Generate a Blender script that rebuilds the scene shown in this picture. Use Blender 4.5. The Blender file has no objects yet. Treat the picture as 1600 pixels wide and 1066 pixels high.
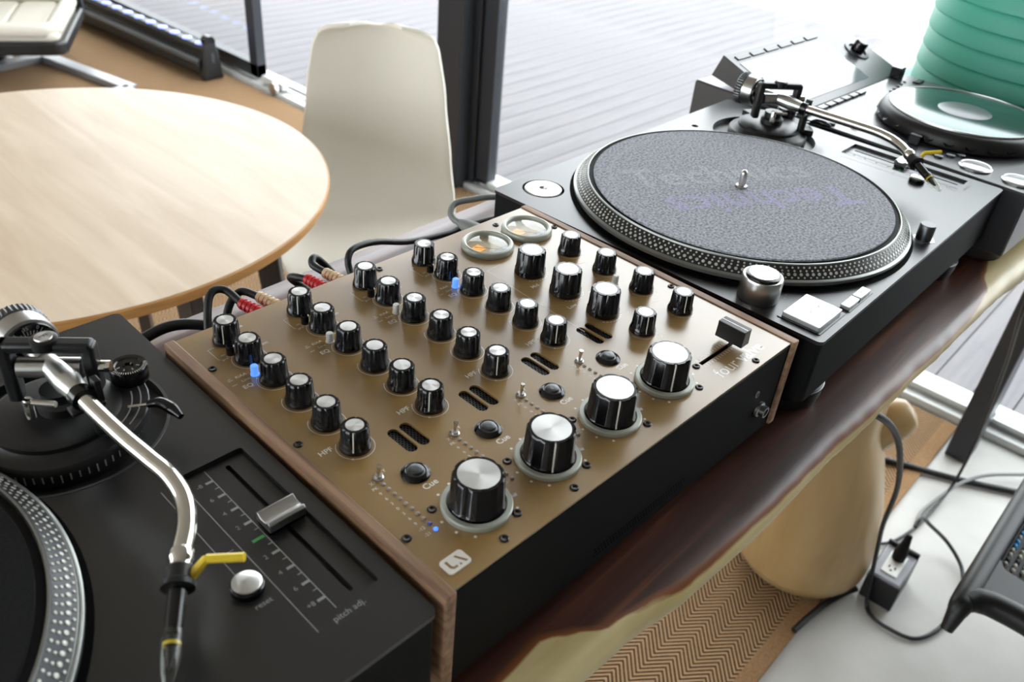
import bpy, bmesh, math, random
from mathutils import Matrix, Vector, noise as mnoise
random.seed(7)
PI = math.pi
S = 0.001            # everything below is written in millimetres
Z0 = 1050.0          # height of the turntable deck (z = 0 of the measurements) above the floor
sc = bpy.context.scene
COL = sc.collection

# ------------------------------------------------------------------ camera
cam_d = bpy.data.cameras.new('camera')
cam = bpy.data.objects.new('camera', cam_d)
COL.objects.link(cam)
cam_d.sensor_width = 36.0
cam_d.lens = 1340.65 / 1600.0 * 36.0
cam_d.clip_start = 0.02
cam_d.clip_end = 300.0
yaw, pitch, roll = math.radians(39.52), math.radians(-34.59), math.radians(5.42)
fw = Vector((math.cos(pitch)*math.cos(yaw), math.cos(pitch)*math.sin(yaw), math.sin(pitch)))
rt = fw.cross(Vector((0, 0, 1))).normalized()
up = rt.cross(fw)
r2 = math.cos(roll)*rt + math.sin(roll)*up
u2 = -math.sin(roll)*rt + math.cos(roll)*up
cm = Matrix((r2, u2, -fw)).transposed().to_4x4()
cm.translation = Vector((-582.67, -170.71, 360.04 + Z0)) * S
cam.matrix_world = cm
cam_d.dof.use_dof = True
cam_d.dof.focus_distance = 0.66
cam_d.dof.aperture_fstop = 10.0
sc.camera = cam

# ------------------------------------------------------------------ sky and exposure
world = bpy.data.worlds.new('overcast_sky')
sc.world = world
world.use_nodes = True
wn = world.node_tree
wn.nodes['Background'].inputs[0].default_value = (0.93, 0.965, 1.0, 1)
wn.nodes['Background'].inputs[1].default_value = 6.0
sc.view_settings.view_transform = 'Standard'
sc.view_settings.look = 'None'
sc.view_settings.gamma = 1.0
sc.view_settings.use_curve_mapping = False
sc.view_settings.exposure = 0.1
sc.cycles.max_bounces = 8
sc.cycles.diffuse_bounces = 5
sc.cycles.transparent_max_bounces = 12

# ------------------------------------------------------------------ materials
def lin(c):
    if isinstance(c, (int, float)): c = (c, c, c)
    def f(x):
        x = x/255.0
        return x/12.92 if x <= 0.04045 else ((x+0.055)/1.055)**2.4
    return tuple(f(x) for x in c) + (1.0,)
MATS = {}
def mat(name, col=128, rough=0.5, metal=0.0, spec=0.5, coat=0.0, emit=None, estr=0.0, noise=None, bump=None, coat_rough=0.1):
    if name in MATS: return MATS[name]
    m = bpy.data.materials.new(name); m.use_nodes = True
    nt = m.node_tree; b = nt.nodes['Principled BSDF']
    b.inputs['Base Color'].default_value = lin(col)
    b.inputs['Roughness'].default_value = rough
    b.inputs['Metallic'].default_value = metal
    b.inputs['Specular IOR Level'].default_value = spec
    b.inputs['Coat Weight'].default_value = coat
    b.inputs['Coat Roughness'].default_value = coat_rough
    if emit is not None:
        b.inputs['Emission Color'].default_value = lin(emit)
        b.inputs['Emission Strength'].default_value = estr
    if noise or bump:
        tc = nt.nodes.new('ShaderNodeTexCoord')
    if noise:      # (scale, colour2, low, high)
        n = nt.nodes.new('ShaderNodeTexNoise'); n.inputs['Scale'].default_value = noise[0]; n.inputs['Detail'].default_value = 5
        nt.links.new(tc.outputs['Object'], n.inputs['Vector'])
        r = nt.nodes.new('ShaderNodeValToRGB')
        r.color_ramp.elements[0].position = noise[2]; r.color_ramp.elements[1].position = noise[3]
        r.color_ramp.elements[0].color = lin(col); r.color_ramp.elements[1].color = lin(noise[1])
        nt.links.new(n.outputs['Fac'], r.inputs['Fac']); nt.links.new(r.outputs['Color'], b.inputs['Base Color'])
    if bump:       # (scale, strength, distance)
        n = nt.nodes.new('ShaderNodeTexNoise'); n.inputs['Scale'].default_value = bump[0]; n.inputs['Detail'].default_value = 4
        nt.links.new(tc.outputs['Object'], n.inputs['Vector'])
        k = nt.nodes.new('ShaderNodeBump'); k.inputs['Strength'].default_value = bump[1]; k.inputs['Distance'].default_value = bump[2]
        nt.links.new(n.outputs['Fac'], k.inputs['Height']); nt.links.new(k.outputs['Normal'], b.inputs['Normal'])
    MATS[name] = m
    return m

def wood(name, dark, light, axis='x', scale=(6, 60, 60), rough=0.45, coat=0.0, lo=0.35, hi=0.7, bstr=0.1, mid=None):
    m = bpy.data.materials.new(name); m.use_nodes = True
    nt = m.node_tree; b = nt.nodes['Principled BSDF']
    tc = nt.nodes.new('ShaderNodeTexCoord'); mp = nt.nodes.new('ShaderNodeMapping')
    mp.inputs['Scale'].default_value = scale
    nt.links.new(tc.outputs['Object'], mp.inputs['Vector'])
    n = nt.nodes.new('ShaderNodeTexNoise'); n.inputs['Scale'].default_value = 1.0; n.inputs['Detail'].default_value = 8; n.inputs['Distortion'].default_value = 0.6
    nt.links.new(mp.outputs['Vector'], n.inputs['Vector'])
    r = nt.nodes.new('ShaderNodeValToRGB')
    r.color_ramp.elements[0].position = lo; r.color_ramp.elements[1].position = hi
    r.color_ramp.elements[0].color = lin(dark); r.color_ramp.elements[1].color = lin(light)
    nt.links.new(n.outputs['Fac'], r.inputs['Fac']); nt.links.new(r.outputs['Color'], b.inputs['Base Color'])
    k = nt.nodes.new('ShaderNodeBump'); k.inputs['Strength'].default_value = bstr; k.inputs['Distance'].default_value = 0.001
    nt.links.new(n.outputs['Fac'], k.inputs['Height']); nt.links.new(k.outputs['Normal'], b.inputs['Normal'])
    b.inputs['Roughness'].default_value = rough; b.inputs['Coat Weight'].default_value = coat; b.inputs['Coat Roughness'].default_value = 0.2
    MATS[name] = m
    return m

def glass(name, tint=(1, 1, 1), ior=1.45, rough=0.0):
    m = bpy.data.materials.new(name); m.use_nodes = True
    nt = m.node_tree; nt.nodes.clear()
    o = nt.nodes.new('ShaderNodeOutputMaterial'); mx = nt.nodes.new('ShaderNodeMixShader')
    t = nt.nodes.new('ShaderNodeBsdfTransparent'); g = nt.nodes.new('ShaderNodeBsdfGlossy'); f = nt.nodes.new('ShaderNodeLayerWeight')
    t.inputs[0].default_value = (*tint, 1); g.inputs['Roughness'].default_value = rough; f.inputs[0].default_value = 0.5
    f0 = ((ior-1)/(ior+1))**2
    p = nt.nodes.new('ShaderNodeMath'); p.operation = 'POWER'; p.inputs[1].default_value = 5.0
    a = nt.nodes.new('ShaderNodeMath'); a.operation = 'MULTIPLY_ADD'; a.inputs[1].default_value = 1-f0; a.inputs[2].default_value = f0
    nt.links.new(f.outputs['Facing'], p.inputs[0]); nt.links.new(p.outputs[0], a.inputs[0])
    nt.links.new(a.outputs[0], mx.inputs[0]); nt.links.new(t.outputs[0], mx.inputs[1]); nt.links.new(g.outputs[0], mx.inputs[2])
    nt.links.new(mx.outputs[0], o.inputs[0])
    MATS[name] = m
    return m

# ------------------------------------------------------------------ mesh helpers (millimetres)
def rotM(ax, deg): return Matrix.Rotation(math.radians(deg), 4, ax)
def T(x, y, z): return Matrix.Translation((x, y, z))
def align(d):      # matrix turning +Z into direction d
    return Vector((0, 0, 1)).rotation_difference(Vector(d).normalized()).to_matrix().to_4x4()

def catmull(pts, n=8):
    P = [Vector(p) for p in pts]
    Q = [P[0]*2-P[1]] + P + [P[-1]*2-P[-2]]
    out = []
    for i in range(1, len(Q)-2):
        a, b, c, d = Q[i-1], Q[i], Q[i+1], Q[i+2]
        for k in range(n):
            t = k/n
            out.append(0.5*((2*b)+(c-a)*t+(2*a-5*b+4*c-d)*t*t+(3*b-a-3*c+d)*t**3))
    out.append(P[-1])
    return out

class MB:
    def __init__(s): s.v = []; s.f = []
    def add(s, vs, fs, M=None):
        o = len(s.v)
        for p in vs:
            p = Vector(p)
            s.v.append(M @ p if M is not None else p)
        for f in fs: s.f.append([i+o for i in f])
        return s
    def box(s, x0, x1, y0, y1, z0, z1, M=None):
        vs = [(x, y, z) for z in (z0, z1) for y in (y0, y1) for x in (x0, x1)]
        return s.add(vs, [(0, 2, 3, 1), (4, 5, 7, 6), (0, 1, 5, 4), (2, 6, 7, 3), (0, 4, 6, 2), (1, 3, 7, 5)], M)
    def lathe(s, prof, seg=32, M=None, rf=None):
        vs = []; fs = []
        n = len(prof)
        for (r, z) in prof:
            for k in range(seg):
                a = 2*PI*k/seg
                rr = r*(rf(a, z) if rf else 1)
                vs.append((rr*math.cos(a), rr*math.sin(a), z))
        for i in range(n-1):
            for k in range(seg):
                k2 = (k+1) % seg
                fs.append((i*seg+k, i*seg+k2, (i+1)*seg+k2, (i+1)*seg+k))
        if prof[0][0] > 1e-6: fs.append(tuple(range(seg-1, -1, -1)))
        if prof[-1][0] > 1e-6: fs.append(tuple((n-1)*seg+k for k in range(seg)))
        return s.add(vs, fs, M)
    def ring(s, prof, seg=48, M=None):       # closed profile revolved
        vs = []; fs = []; n = len(prof)
        for (r, z) in prof:
            for k in range(seg):
                a = 2*PI*k/seg
                vs.append((r*math.cos(a), r*math.sin(a), z))
        for i in range(n):
            j = (i+1) % n
            for k in range(seg):
                k2 = (k+1) % seg
                fs.append((i*seg+k, i*seg+k2, j*seg+k2, j*seg+k))
        return s.add(vs, fs, M)
    def tube(s, pts, r, seg=12, M=None, smooth=0, cap=True):
        P = catmull(pts, smooth) if smooth else [Vector(p) for p in pts]
        n = len(P)
        if callable(r): R = [r(i/(n-1)) for i in range(n)]
        elif isinstance(r, (list, tuple)):
            R = []
            for i in range(n):
                t = i/(n-1)*(len(r)-1); a = min(int(t), len(r)-2); R.append(r[a]+(r[a+1]-r[a])*(t-a))
        else: R = [r]*n
        vs = []; fs = []
        tg = [(P[min(i+1, n-1)]-P[max(i-1, 0)]).normalized() for i in range(n)]
        ref = Vector((0, 0, 1)) if abs(tg[0].z) < 0.9 else Vector((1, 0, 0))
        nx = (ref - tg[0]*ref.dot(tg[0])).normalized()
        for i in range(n):
            nx = (nx - tg[i]*nx.dot(tg[i])).normalized(); ny = tg[i].cross(nx)
            for k in range(seg):
                a = 2*PI*k/seg
                vs.append(P[i]+(nx*math.cos(a)+ny*math.sin(a))*R[i])
        for i in range(n-1):
            for k in range(seg):
                k2 = (k+1) % seg
                fs.append((i*seg+k, i*seg+k2, (i+1)*seg+k2, (i+1)*seg+k))
        if cap:
            fs.append(tuple(range(seg-1, -1, -1))); fs.append(tuple((n-1)*seg+k for k in range(seg)))
        return s.add(vs, fs, M)
    def prism(s, poly, z0, z1, M=None):
        n = len(poly)
        vs = [(x, y, z0) for x, y in poly]+[(x, y, z1) for x, y in poly]
        fs = [tuple(range(n-1, -1, -1)), tuple(range(n, 2*n))]
        fs += [(i, (i+1) % n, n+(i+1) % n, n+i) for i in range(n)]
        return s.add(vs, fs, M)
    def extr(s, poly, x0, x1, M=None):      # polygon in (y,z) extruded along x
        n = len(poly)
        vs = [(x0, y, z) for y, z in poly]+[(x1, y, z) for y, z in poly]
        fs = [tuple(range(n-1, -1, -1)), tuple(range(n, 2*n))]
        fs += [(i, (i+1) % n, n+(i+1) % n, n+i) for i in range(n)]
        return s.add(vs, fs, M)
    def plate(s, outer, holes, z, depth, hole_depth=None):
        """flat top with real holes, side walls outside and inside, closed below"""
        bm = bmesh.new()
        es = []
        for loop in [outer]+holes:
            vv = [bm.verts.new((x, y, 0)) for x, y in loop]
            for i in range(len(vv)): es.append(bm.edges.new((vv[i], vv[(i+1) % len(vv)])))
        bmesh.ops.triangle_fill(bm, use_beauty=True, use_dissolve=False, edges=es, normal=(0, 0, 1))
        bm.verts.index_update()
        vs = [(v.co.x, v.co.y, z) for v in bm.verts]
        fs = []
        for f in bm.faces:
            ids = [v.index for v in f.verts]
            if f.normal.z < 0: ids.reverse()
            fs.append(ids)
        bm.free()
        s.add(vs, fs)
        for li, loop in enumerate([outer]+holes):
            n = len(loop); d = depth if li == 0 else (hole_depth or depth)
            vs = [(x, y, z) for x, y in loop]+[(x, y, z-d) for x, y in loop]
            fs = [(i, (i+1) % n, n+(i+1) % n, n+i) for i in range(n)]
            if li == 0: fs = [tuple(reversed(f)) for f in fs]
            s.add(vs, fs)
        if not holes:
            vs = [(x, y, z-depth) for x, y in outer]
            s.add(vs, [tuple(range(len(outer)-1, -1, -1))])
        return s
    def text(s, txt, size, x, y, z, rot=0, align='CENTER', bold=0.0, M=None, shear=0.0, outline=False, valign='CENTER'):
        vs, fs = text_geo(txt, align, bold, shear, valign)
        A = T(x, y, z) @ rotM('Z', rot) @ Matrix.Diagonal((size, size, size, 1))
        if M is not None: A = M @ A
        return s.add(vs, fs, A)
    def build(s, name, m, parent=None, off=(0, 0, 0), bevel=0.0, bseg=2, smooth=True, ang=38, loc=None, rot=None):
        me = bpy.data.meshes.new(name)
        ov = Vector(off)
        me.from_pydata([tuple((v+ov)*S) for v in s.v], [], s.f)
        me.validate()
        if isinstance(m, str): m = MATS[m]
        me.materials.append(m)
        if smooth:
            me.shade_smooth(); me.set_sharp_from_angle(angle=math.radians(ang))
        o = bpy.data.objects.new(name, me); COL.objects.link(o)
        if parent is not None: o.parent = parent
        if loc is not None: o.location = Vector(loc)*S
        if rot is not None: o.rotation_euler = rot
        if bevel > 0:
            b = o.modifiers.new('bevel', 'BEVEL'); b.width = bevel*S; b.segments = bseg; b.limit_method = 'ANGLE'; b.angle_limit = math.radians(40)
            b.harden_normals = False
        return o

_TXT = {}
def text_geo(txt, align, bold, shear, valign):
    k = (txt, align, bold, shear, valign)
    if k not in _TXT:
        cu = bpy.data.curves.new('t', 'FONT'); cu.body = txt; cu.align_x = align; cu.align_y = valign; cu.offset = bold; cu.shear = shear
        cu.resolution_u = 3
        o = bpy.data.objects.new('t', cu)
        me = bpy.data.meshes.new_from_object(o)
        _TXT[k] = ([tuple(v.co) for v in me.vertices], [tuple(p.vertices) for p in me.polygons])
        bpy.data.objects.remove(o); bpy.data.curves.remove(cu); bpy.data.meshes.remove(me)
    return _TXT[k]

def empty(name, x, y, z, rz=0.0):
    o = bpy.data.objects.new(name, None); COL.objects.link(o)
    o.empty_display_size = 0.05
    o.location = (x*S, y*S, (z+Z0)*S); o.rotation_euler = (0, 0, rz)
    return o
def tag(o, label, cat, group=None):
    o['label'] = label; o['category'] = cat
    if group: o['group'] = group
    return o
def struct(o):
    o['kind'] = 'structure'; return o
def copy_tree(o, parent=None):
    c = o.copy(); COL.objects.link(c)
    if parent is not None: c.parent = parent
    for ch in list(o.children): copy_tree(ch, c)
    return c
def link_copy(o, parent, loc, rz=0.0):
    c = o.copy(); COL.objects.link(c); c.parent = parent; c.location = Vector(loc)*S; c.rotation_euler = (0, 0, rz)
    for ch in list(o.children):
        d = ch.copy(); COL.objects.link(d); d.parent = c
    return c
def rrect(x0, x1, y0, y1, r, n=6):
    out = []
    for cx, cy, a0 in ((x1-r, y1-r, 0), (x0+r, y1-r, 90), (x0+r, y0+r, 180), (x1-r, y0+r, 270)):
        for k in range(n+1):
            a = math.radians(a0+90*k/n); out.append((cx+r*math.cos(a), cy+r*math.sin(a)))
    return out
def circle(cx, cy, r, n=48): return [(cx+r*math.cos(2*PI*k/n), cy+r*math.sin(2*PI*k/n)) for k in range(n)]
def arc_band(mb, cx, cy, r, w, a0, a1, z, n=28):
    vs = []; fs = []
    for k in range(n+1):
        a = math.radians(a0+(a1-a0)*k/n)
        for q in (r-w/2, r+w/2): vs.append((cx+q*math.cos(a), cy+q*math.sin(a), z))
    for k in range(n): fs.append((2*k, 2*k+1, 2*k+3, 2*k+2))
    mb.add(vs, fs)
def seg_line(mb, x0, y0, x1, y1, w, z):
    d = Vector((x1-x0, y1-y0)).normalized(); n = Vector((-d.y, d.x))*w/2
    mb.add([(x0-n.x, y0-n.y, z), (x1-n.x, y1-n.y, z), (x1+n.x, y1+n.y, z), (x0+n.x, y0+n.y, z)], [(0, 1, 2, 3)])
def disc(mb, x, y, r, z, n=10):
    mb.add([(x+r*math.cos(2*PI*k/n), y+r*math.sin(2*PI*k/n), z) for k in range(n)], [tuple(range(n))])

# ------------------------------------------------------------------ material library
mat("deck_black", (12, 13, 15), 0.31, spec=0.9, noise=(900, (16, 17, 19), 0.4, 0.7))
mat('plinth_black', (16, 17, 19), 0.7, spec=0.15)
mat('rubber_black', (14, 14, 15), 0.7, spec=0.2)
mat('panel_black', (14, 15, 16), 0.65, spec=0.12)
mat('gloss_black', (10, 10, 12), 0.18)
mat('satin_black', (20, 20, 22), 0.4)
mat('knob_black', (13, 12, 15), 0.16, spec=0.6)
mat('void_black', (5, 5, 5), 0.9, spec=0.1)
mat('chrome', (225, 222, 215), 0.12, 1.0)
mat('steel', (190, 190, 188), 0.28, 1.0)
def spun():
    m = mat('brushed', (214, 214, 212), 0.34, 1.0)
    nt = m.node_tree; b = nt.nodes['Principled BSDF']
    tg = nt.nodes.new('ShaderNodeTangent'); tg.direction_type = 'RADIAL'; tg.axis = 'Z'
    b.inputs['Anisotropic'].default_value = 0.75
    nt.links.new(tg.outputs['Tangent'], b.inputs['Tangent'])
spun()
mat('gunmetal', (96, 98, 100), 0.35, 0.9)
mat('platter_alu', (150, 153, 150), 0.33, 0.85)
mat('platter_dark', (44, 45, 48), 0.35, 0.3)
mat('dot_silver', (205, 205, 198), 0.4, 0.4)
mat('ring_grey', (176, 180, 170), 0.4, 0.25)
mat('white_plastic', (225, 225, 222), 0.4)
mat('chair_white', (232, 228, 216), 0.42)
mat('print_white', (238, 236, 228), 0.32, spec=0.7, coat=0.6)
mat('print_grey', (150, 152, 150), 0.6)
mat('print_dark', (80, 80, 78), 0.6)
mat('blue_button', (110, 160, 255), 0.35, emit=(90, 150, 255), estr=0.9)
mat('blue_led', (60, 110, 255), 0.3, emit=(60, 110, 255), estr=2.2)
mat('blue_led_dim', (70, 80, 150), 0.3, emit=(60, 70, 200), estr=0.15)
mat('led_off', (158, 148, 140), 0.3)
mat('yellow', (226, 196, 40), 0.35)
mat('red_plastic', (200, 34, 40), 0.4)
mat('cream_plastic', (222, 196, 160), 0.45)
mat('cable_black', (18, 18, 20), 0.5)
mat('cable_grey', (125, 128, 126), 0.5)
mat('frame_dark', (46, 49, 55), 0.4, 0.2)
mat('alu_sill', (206, 208, 206), 0.4, 0.3)
mat('steel_flat', (150, 152, 156), 0.35, 0.7)
mat('mint', (76, 172, 148), 0.5, bump=(400, 0.05, 0.0005))
mat('mint_dark', (70, 170, 138), 0.6)
mat('green_mark', (70, 150, 80), 0.5, emit=(60, 160, 80), estr=0.15)
mat('cushion', (206, 202, 190), 0.55, bump=(30, 0.3, 0.004))
mat('wall_white', (212, 210, 204), 0.8, noise=(3, (205, 203, 198), 0.3, 0.7))
mat('wall_dark', (120, 116, 110), 0.85, noise=(3, (112, 108, 102), 0.3, 0.7))
mat('ceiling_pale', (164, 159, 151), 0.85, noise=(2, (156, 151, 143), 0.3, 0.7))
mat('concrete', (182, 181, 177), 0.5, noise=(5, (204, 203, 199), 0.3, 0.72), bump=(40, 0.05, 0.001))
mat('pale_ground', (205, 204, 200), 0.9, noise=(4, (196, 195, 190), 0.3, 0.7))
mat('felt_grey', (120, 122, 130), 0.95, spec=0.15, noise=(420, (192, 194, 203), 0.34, 0.64), bump=(900, 0.5, 0.0006))
mat('felt_black', (20, 20, 21), 0.9, spec=0.2, noise=(500, (29, 29, 31), 0.35, 0.7), bump=(900, 0.5, 0.0006))
mat('felt_print', (152, 149, 178), 0.95, spec=0.1, noise=(420, (194, 191, 216), 0.36, 0.66))
mat('felt_print_faint', (148, 151, 156), 0.95, spec=0.1, noise=(420, (204, 207, 212), 0.36, 0.66))
mat('felt_groove', (66, 68, 68), 0.9, spec=0.2)
mat('felt_groove_grey', (176, 178, 184), 0.95, spec=0.1)
mat('white_key', (205, 207, 210), 0.22, 0.5)
mat('cdj_top', (40, 41, 45), 0.3, spec=0.9)
mat('screen', (60, 62, 70), 0.08, spec=1.0, emit=(200, 205, 215), estr=0.25)
mat('jog_top', (70, 88, 86), 0.12, 0.6)
mat('meter_face', (200, 186, 150), 0.5)
mat('amber', (240, 170, 60), 0.4, emit=(250, 170, 60), estr=0.55)
mat('led_lens', (150, 170, 255), 0.2, emit=(130, 150, 255), estr=1.6)
mat('socket_grey', (140, 141, 150), 0.45)
mat('stylus_clear', (200, 200, 196), 0.2)
glass('pane_glass', (0.985, 0.995, 0.99))
glass('meter_glass', (1, 1, 1), 1.5, 0.02)
glass('guard_clear', (0.86, 0.87, 0.84), 1.6, 0.05)
wood('walnut', (120, 88, 64), (188, 152, 122), scale=(160, 7, 160), rough=0.5, lo=0.3, hi=0.75, bstr=0.3)
wood('birch', (204, 182, 154), (226, 207, 183), scale=(26, 3.2, 26), rough=0.4, coat=0.12, lo=0.3, hi=0.75, bstr=0.03)
wood('birch_edge', (186, 134, 76), (206, 156, 96), scale=(12, 12, 90), rough=0.5, bstr=0.05)
wood('dark_leg', (44, 38, 36), (66, 56, 50), scale=(40, 40, 4), rough=0.5, bstr=0.05)
wood('plank_grey', (88, 87, 90), (104, 102, 105), scale=(2, 30, 30), rough=0.7, lo=0.3, hi=0.7, bstr=0.1)
wood('pale_trunk', (152, 122, 78), (188, 160, 114), scale=(9, 9, 2.2), rough=0.4, coat=0.25, lo=0.3, hi=0.75, bstr=0.05)

def gold_material():
    m = bpy.data.materials.new('gold_plate'); m.use_nodes = True
    nt = m.node_tree; b = nt.nodes['Principled BSDF']
    b.inputs['Base Color'].default_value = lin((152, 121, 72))
    b.inputs['Coat Weight'].default_value = 0.8; b.inputs['Coat Roughness'].default_value = 0.24; b.inputs['Coat IOR'].default_value = 1.6
    b.inputs['Roughness'].default_value = 0.3
    b.inputs['Metallic'].default_value = 0.0
    b.inputs['Specular IOR Level'].default_value = 0.7
    tc = nt.nodes.new('ShaderNodeTexCoord'); n = nt.nodes.new('ShaderNodeTexNoise'); n.inputs['Scale'].default_value = 1500
    nt.links.new(tc.outputs['Object'], n.inputs['Vector'])
    k = nt.nodes.new('ShaderNodeBump'); k.inputs['Strength'].default_value = 0.06; k.inputs['Distance'].default_value = 0.0003
    nt.links.new(n.outputs['Fac'], k.inputs['Height']); nt.links.new(k.outputs['Normal'], b.inputs['Normal'])
    MATS['gold_plate'] = m
gold_material()

def sisal_material():
    m = bpy.data.materials.new('sisal'); m.use_nodes = True
    nt = m.node_tree; b = nt.nodes['Principled BSDF']; N = nt.nodes; L = nt.links
    tc = N.new('ShaderNodeTexCoord'); sp = N.new('ShaderNodeSeparateXYZ'); L.new(tc.outputs['Object'], sp.inputs[0])
    def math_(op, a, bb=None):
        n = N.new('ShaderNodeMath'); n.operation = op
        for i, q in enumerate((a, bb)):
            if q is None: continue
            if isinstance(q, (int, float)): n.inputs[i].default_value = q
            else: L.new(q, n.inputs[i])
        return n.outputs[0]
    pp = math_('PINGPONG', sp.outputs['Y'], 0.033)
    sx = math_('ADD', sp.outputs['X'], math_('MULTIPLY', pp, 1.15))
    st = math_('SINE', math_('MULTIPLY', sx, 2*PI/0.0118))
    h = math_('ADD', math_('MULTIPLY', st, 0.5), 0.5)
    nz = N.new('ShaderNodeTexNoise'); nz.inputs['Scale'].default_value = 220; nz.inputs['Detail'].default_value = 4
    L.new(tc.outputs['Object'], nz.inputs['Vector'])
    fac = math_('ADD', math_('MULTIPLY', h, 0.8), math_('MULTIPLY', nz.outputs['Fac'], 0.3))
    r = N.new('ShaderNodeValToRGB'); r.color_ramp.elements[0].position = 0.25; r.color_ramp.elements[1].position = 0.72
    r.color_ramp.elements[0].color = lin((52, 30, 10)); r.color_ramp.elements[1].color = lin((182, 148, 110))
    L.new(fac, r.inputs['Fac']); L.new(r.outputs['Color'], b.inputs['Base Color'])
    k = N.new('ShaderNodeBump'); k.inputs['Strength'].default_value = 0.9; k.inputs['Distance'].default_value = 0.004
    L.new(fac, k.inputs['Height']); L.new(k.outputs['Normal'], b.inputs['Normal'])
    b.inputs['Roughness'].default_value = 0.9; b.inputs['Specular IOR Level'].default_value = 0.2
    MATS['sisal'] = m
sisal_material()
mat('sisal_border', (136, 104, 72), 0.9, spec=0.2, noise=(260, (156, 124, 90), 0.35, 0.65), bump=(300, 0.6, 0.002))

def desk_material():
    m = bpy.data.materials.new('live_edge_wood'); m.use_nodes = True
    nt = m.node_tree; b = nt.nodes['Principled BSDF']; N = nt.nodes; L = nt.links
    tc = N.new('ShaderNodeTexCoord'); mp = N.new('ShaderNodeMapping'); mp.inputs['Scale'].default_value = (5, 70, 40)
    L.new(tc.outputs['Object'], mp.inputs['Vector'])
    n = N.new('ShaderNodeTexNoise'); n.inputs['Scale'].default_value = 1; n.inputs['Detail'].default_value = 8; n.inputs['Distortion'].default_value = 0.8
    L.new(mp.outputs['Vector'], n.inputs['Vector'])
    r = N.new('ShaderNodeValToRGB'); e = r.color_ramp.elements
    e[0].position = 0.3; e[0].color = lin((48, 24, 18)); e[1].position = 0.72; e[1].color = lin((112, 66, 42))
    x = r.color_ramp.elements.new(0.55); x.color = lin((74, 40, 29))
    L.new(n.outputs['Fac'], r.inputs['Fac'])
    mp2 = N.new('ShaderNodeMapping'); mp2.inputs['Scale'].default_value = (9, 40, 40); L.new(tc.outputs['Object'], mp2.inputs['Vector'])
    n2 = N.new('ShaderNodeTexNoise'); n2.inputs['Scale'].default_value = 1; n2.inputs['Detail'].default_value = 6; L.new(mp2.outputs['Vector'], n2.inputs['Vector'])
    r2_ = N.new('ShaderNodeValToRGB'); r2_.color_ramp.elements[0].position = 0.3; r2_.color_ramp.elements[1].position = 0.7
    r2_.color_ramp.elements[0].color = lin((200, 178, 118)); r2_.color_ramp.elements[1].color = lin((222, 206, 158))
    L.new(n2.outputs['Fac'], r2_.inputs['Fac'])
    at = N.new('ShaderNodeAttribute'); at.attribute_name = 'sapwood'
    ad = N.new('ShaderNodeMath'); ad.operation = 'ADD'; L.new(at.outputs['Fac'], ad.inputs[0])
    ml = N.new('ShaderNodeMath'); ml.operation = 'MULTIPLY_ADD'; L.new(n2.outputs['Fac'], ml.inputs[0]); ml.inputs[1].default_value = 0.5; ml.inputs[2].default_value = -0.25
    L.new(ml.outputs[0], ad.inputs[1])
    def ramp01(p0, p1):
        q = N.new('ShaderNodeValToRGB'); q.color_ramp.elements[0].position = p0; q.color_ramp.elements[1].position = p1
        L.new(ad.outputs[0], q.inputs['Fac']); return q.outputs['Color']
    def mixc(f, a_, b_):
        q = N.new('ShaderNodeMix'); q.data_type = 'RGBA'; L.new(f, q.inputs[0])
        for sk, v_ in ((q.inputs[6], a_), (q.inputs[7], b_)):
            if isinstance(v_, tuple): sk.default_value = v_
            else: L.new(v_, sk)
        return q.outputs[2]
    c1 = mixc(ramp01(0.16, 0.46), r.outputs['Color'], lin((134, 78, 36)))
    c2 = mixc(ramp01(0.46, 0.58), c1, r2_.outputs['Color'])
    L.new(c2, b.inputs['Base Color'])
    k = N.new('ShaderNodeBump'); k.inputs['Strength'].default_value = 0.15; k.inputs['Distance'].default_value = 0.001
    L.new(n.outputs['Fac'], k.inputs['Height']); L.new(k.outputs['Normal'], b.inputs['Normal'])
    b.inputs['Roughness'].default_value = 0.4; b.inputs['Specular IOR Level'].default_value = 0.45; b.inputs['Coat Weight'].default_value = 0.18; b.inputs['Coat Roughness'].default_value = 0.25
    MATS['live_edge_wood'] = m
desk_material()

# ------------------------------------------------------------------ the room
FL = -Z0          # floor level in deck coordinates
OZ = (0, 0, Z0)
struct(MB().box(-3600, 1760, -3100, 6500, FL-120, FL).build('floor', 'concrete', off=OZ))
struct(MB().box(-3700, 1800, -3200, 6600, FL+2800, FL+2900).build('ceiling', 'ceiling_pale', off=OZ))
wl = MB(); wl.box(-3700, -3600, -3200, -600, FL-120, FL+2800); wl.box(-3700, -3600, 4800, 6600, FL-120, FL+2800); wl.box(-3700, -3600, -600, 4800, FL-120, FL+520); wl.box(-3700, -3600, -600, 4800, FL+2500, FL+2800)
struct(wl.build('wall_left', 'wall_white', off=OZ))
w4 = struct(MB().box(-3665, -3635, 2080, 2140, FL+520, FL+2500).build('added_fill_window', 'frame_dark', off=OZ))  # unseen window added in the left wall to give fill light
for a_, b_ in ((-600, 2080), (2140, 4800)):
    MB().box(-3654, -3648, a_, b_, FL+520, FL+2500).build('pane', 'pane_glass', w4, off=OZ)
struct(MB().box(-3600, 1800, 6500, 6600, FL-120, FL+2800).build('wall_back', 'wall_white', off=OZ))
struct(MB().box(-3600, 1800, -3200, -3100, FL-120, FL+2800).build('wall_front', 'wall_dark', off=OZ))
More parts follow.
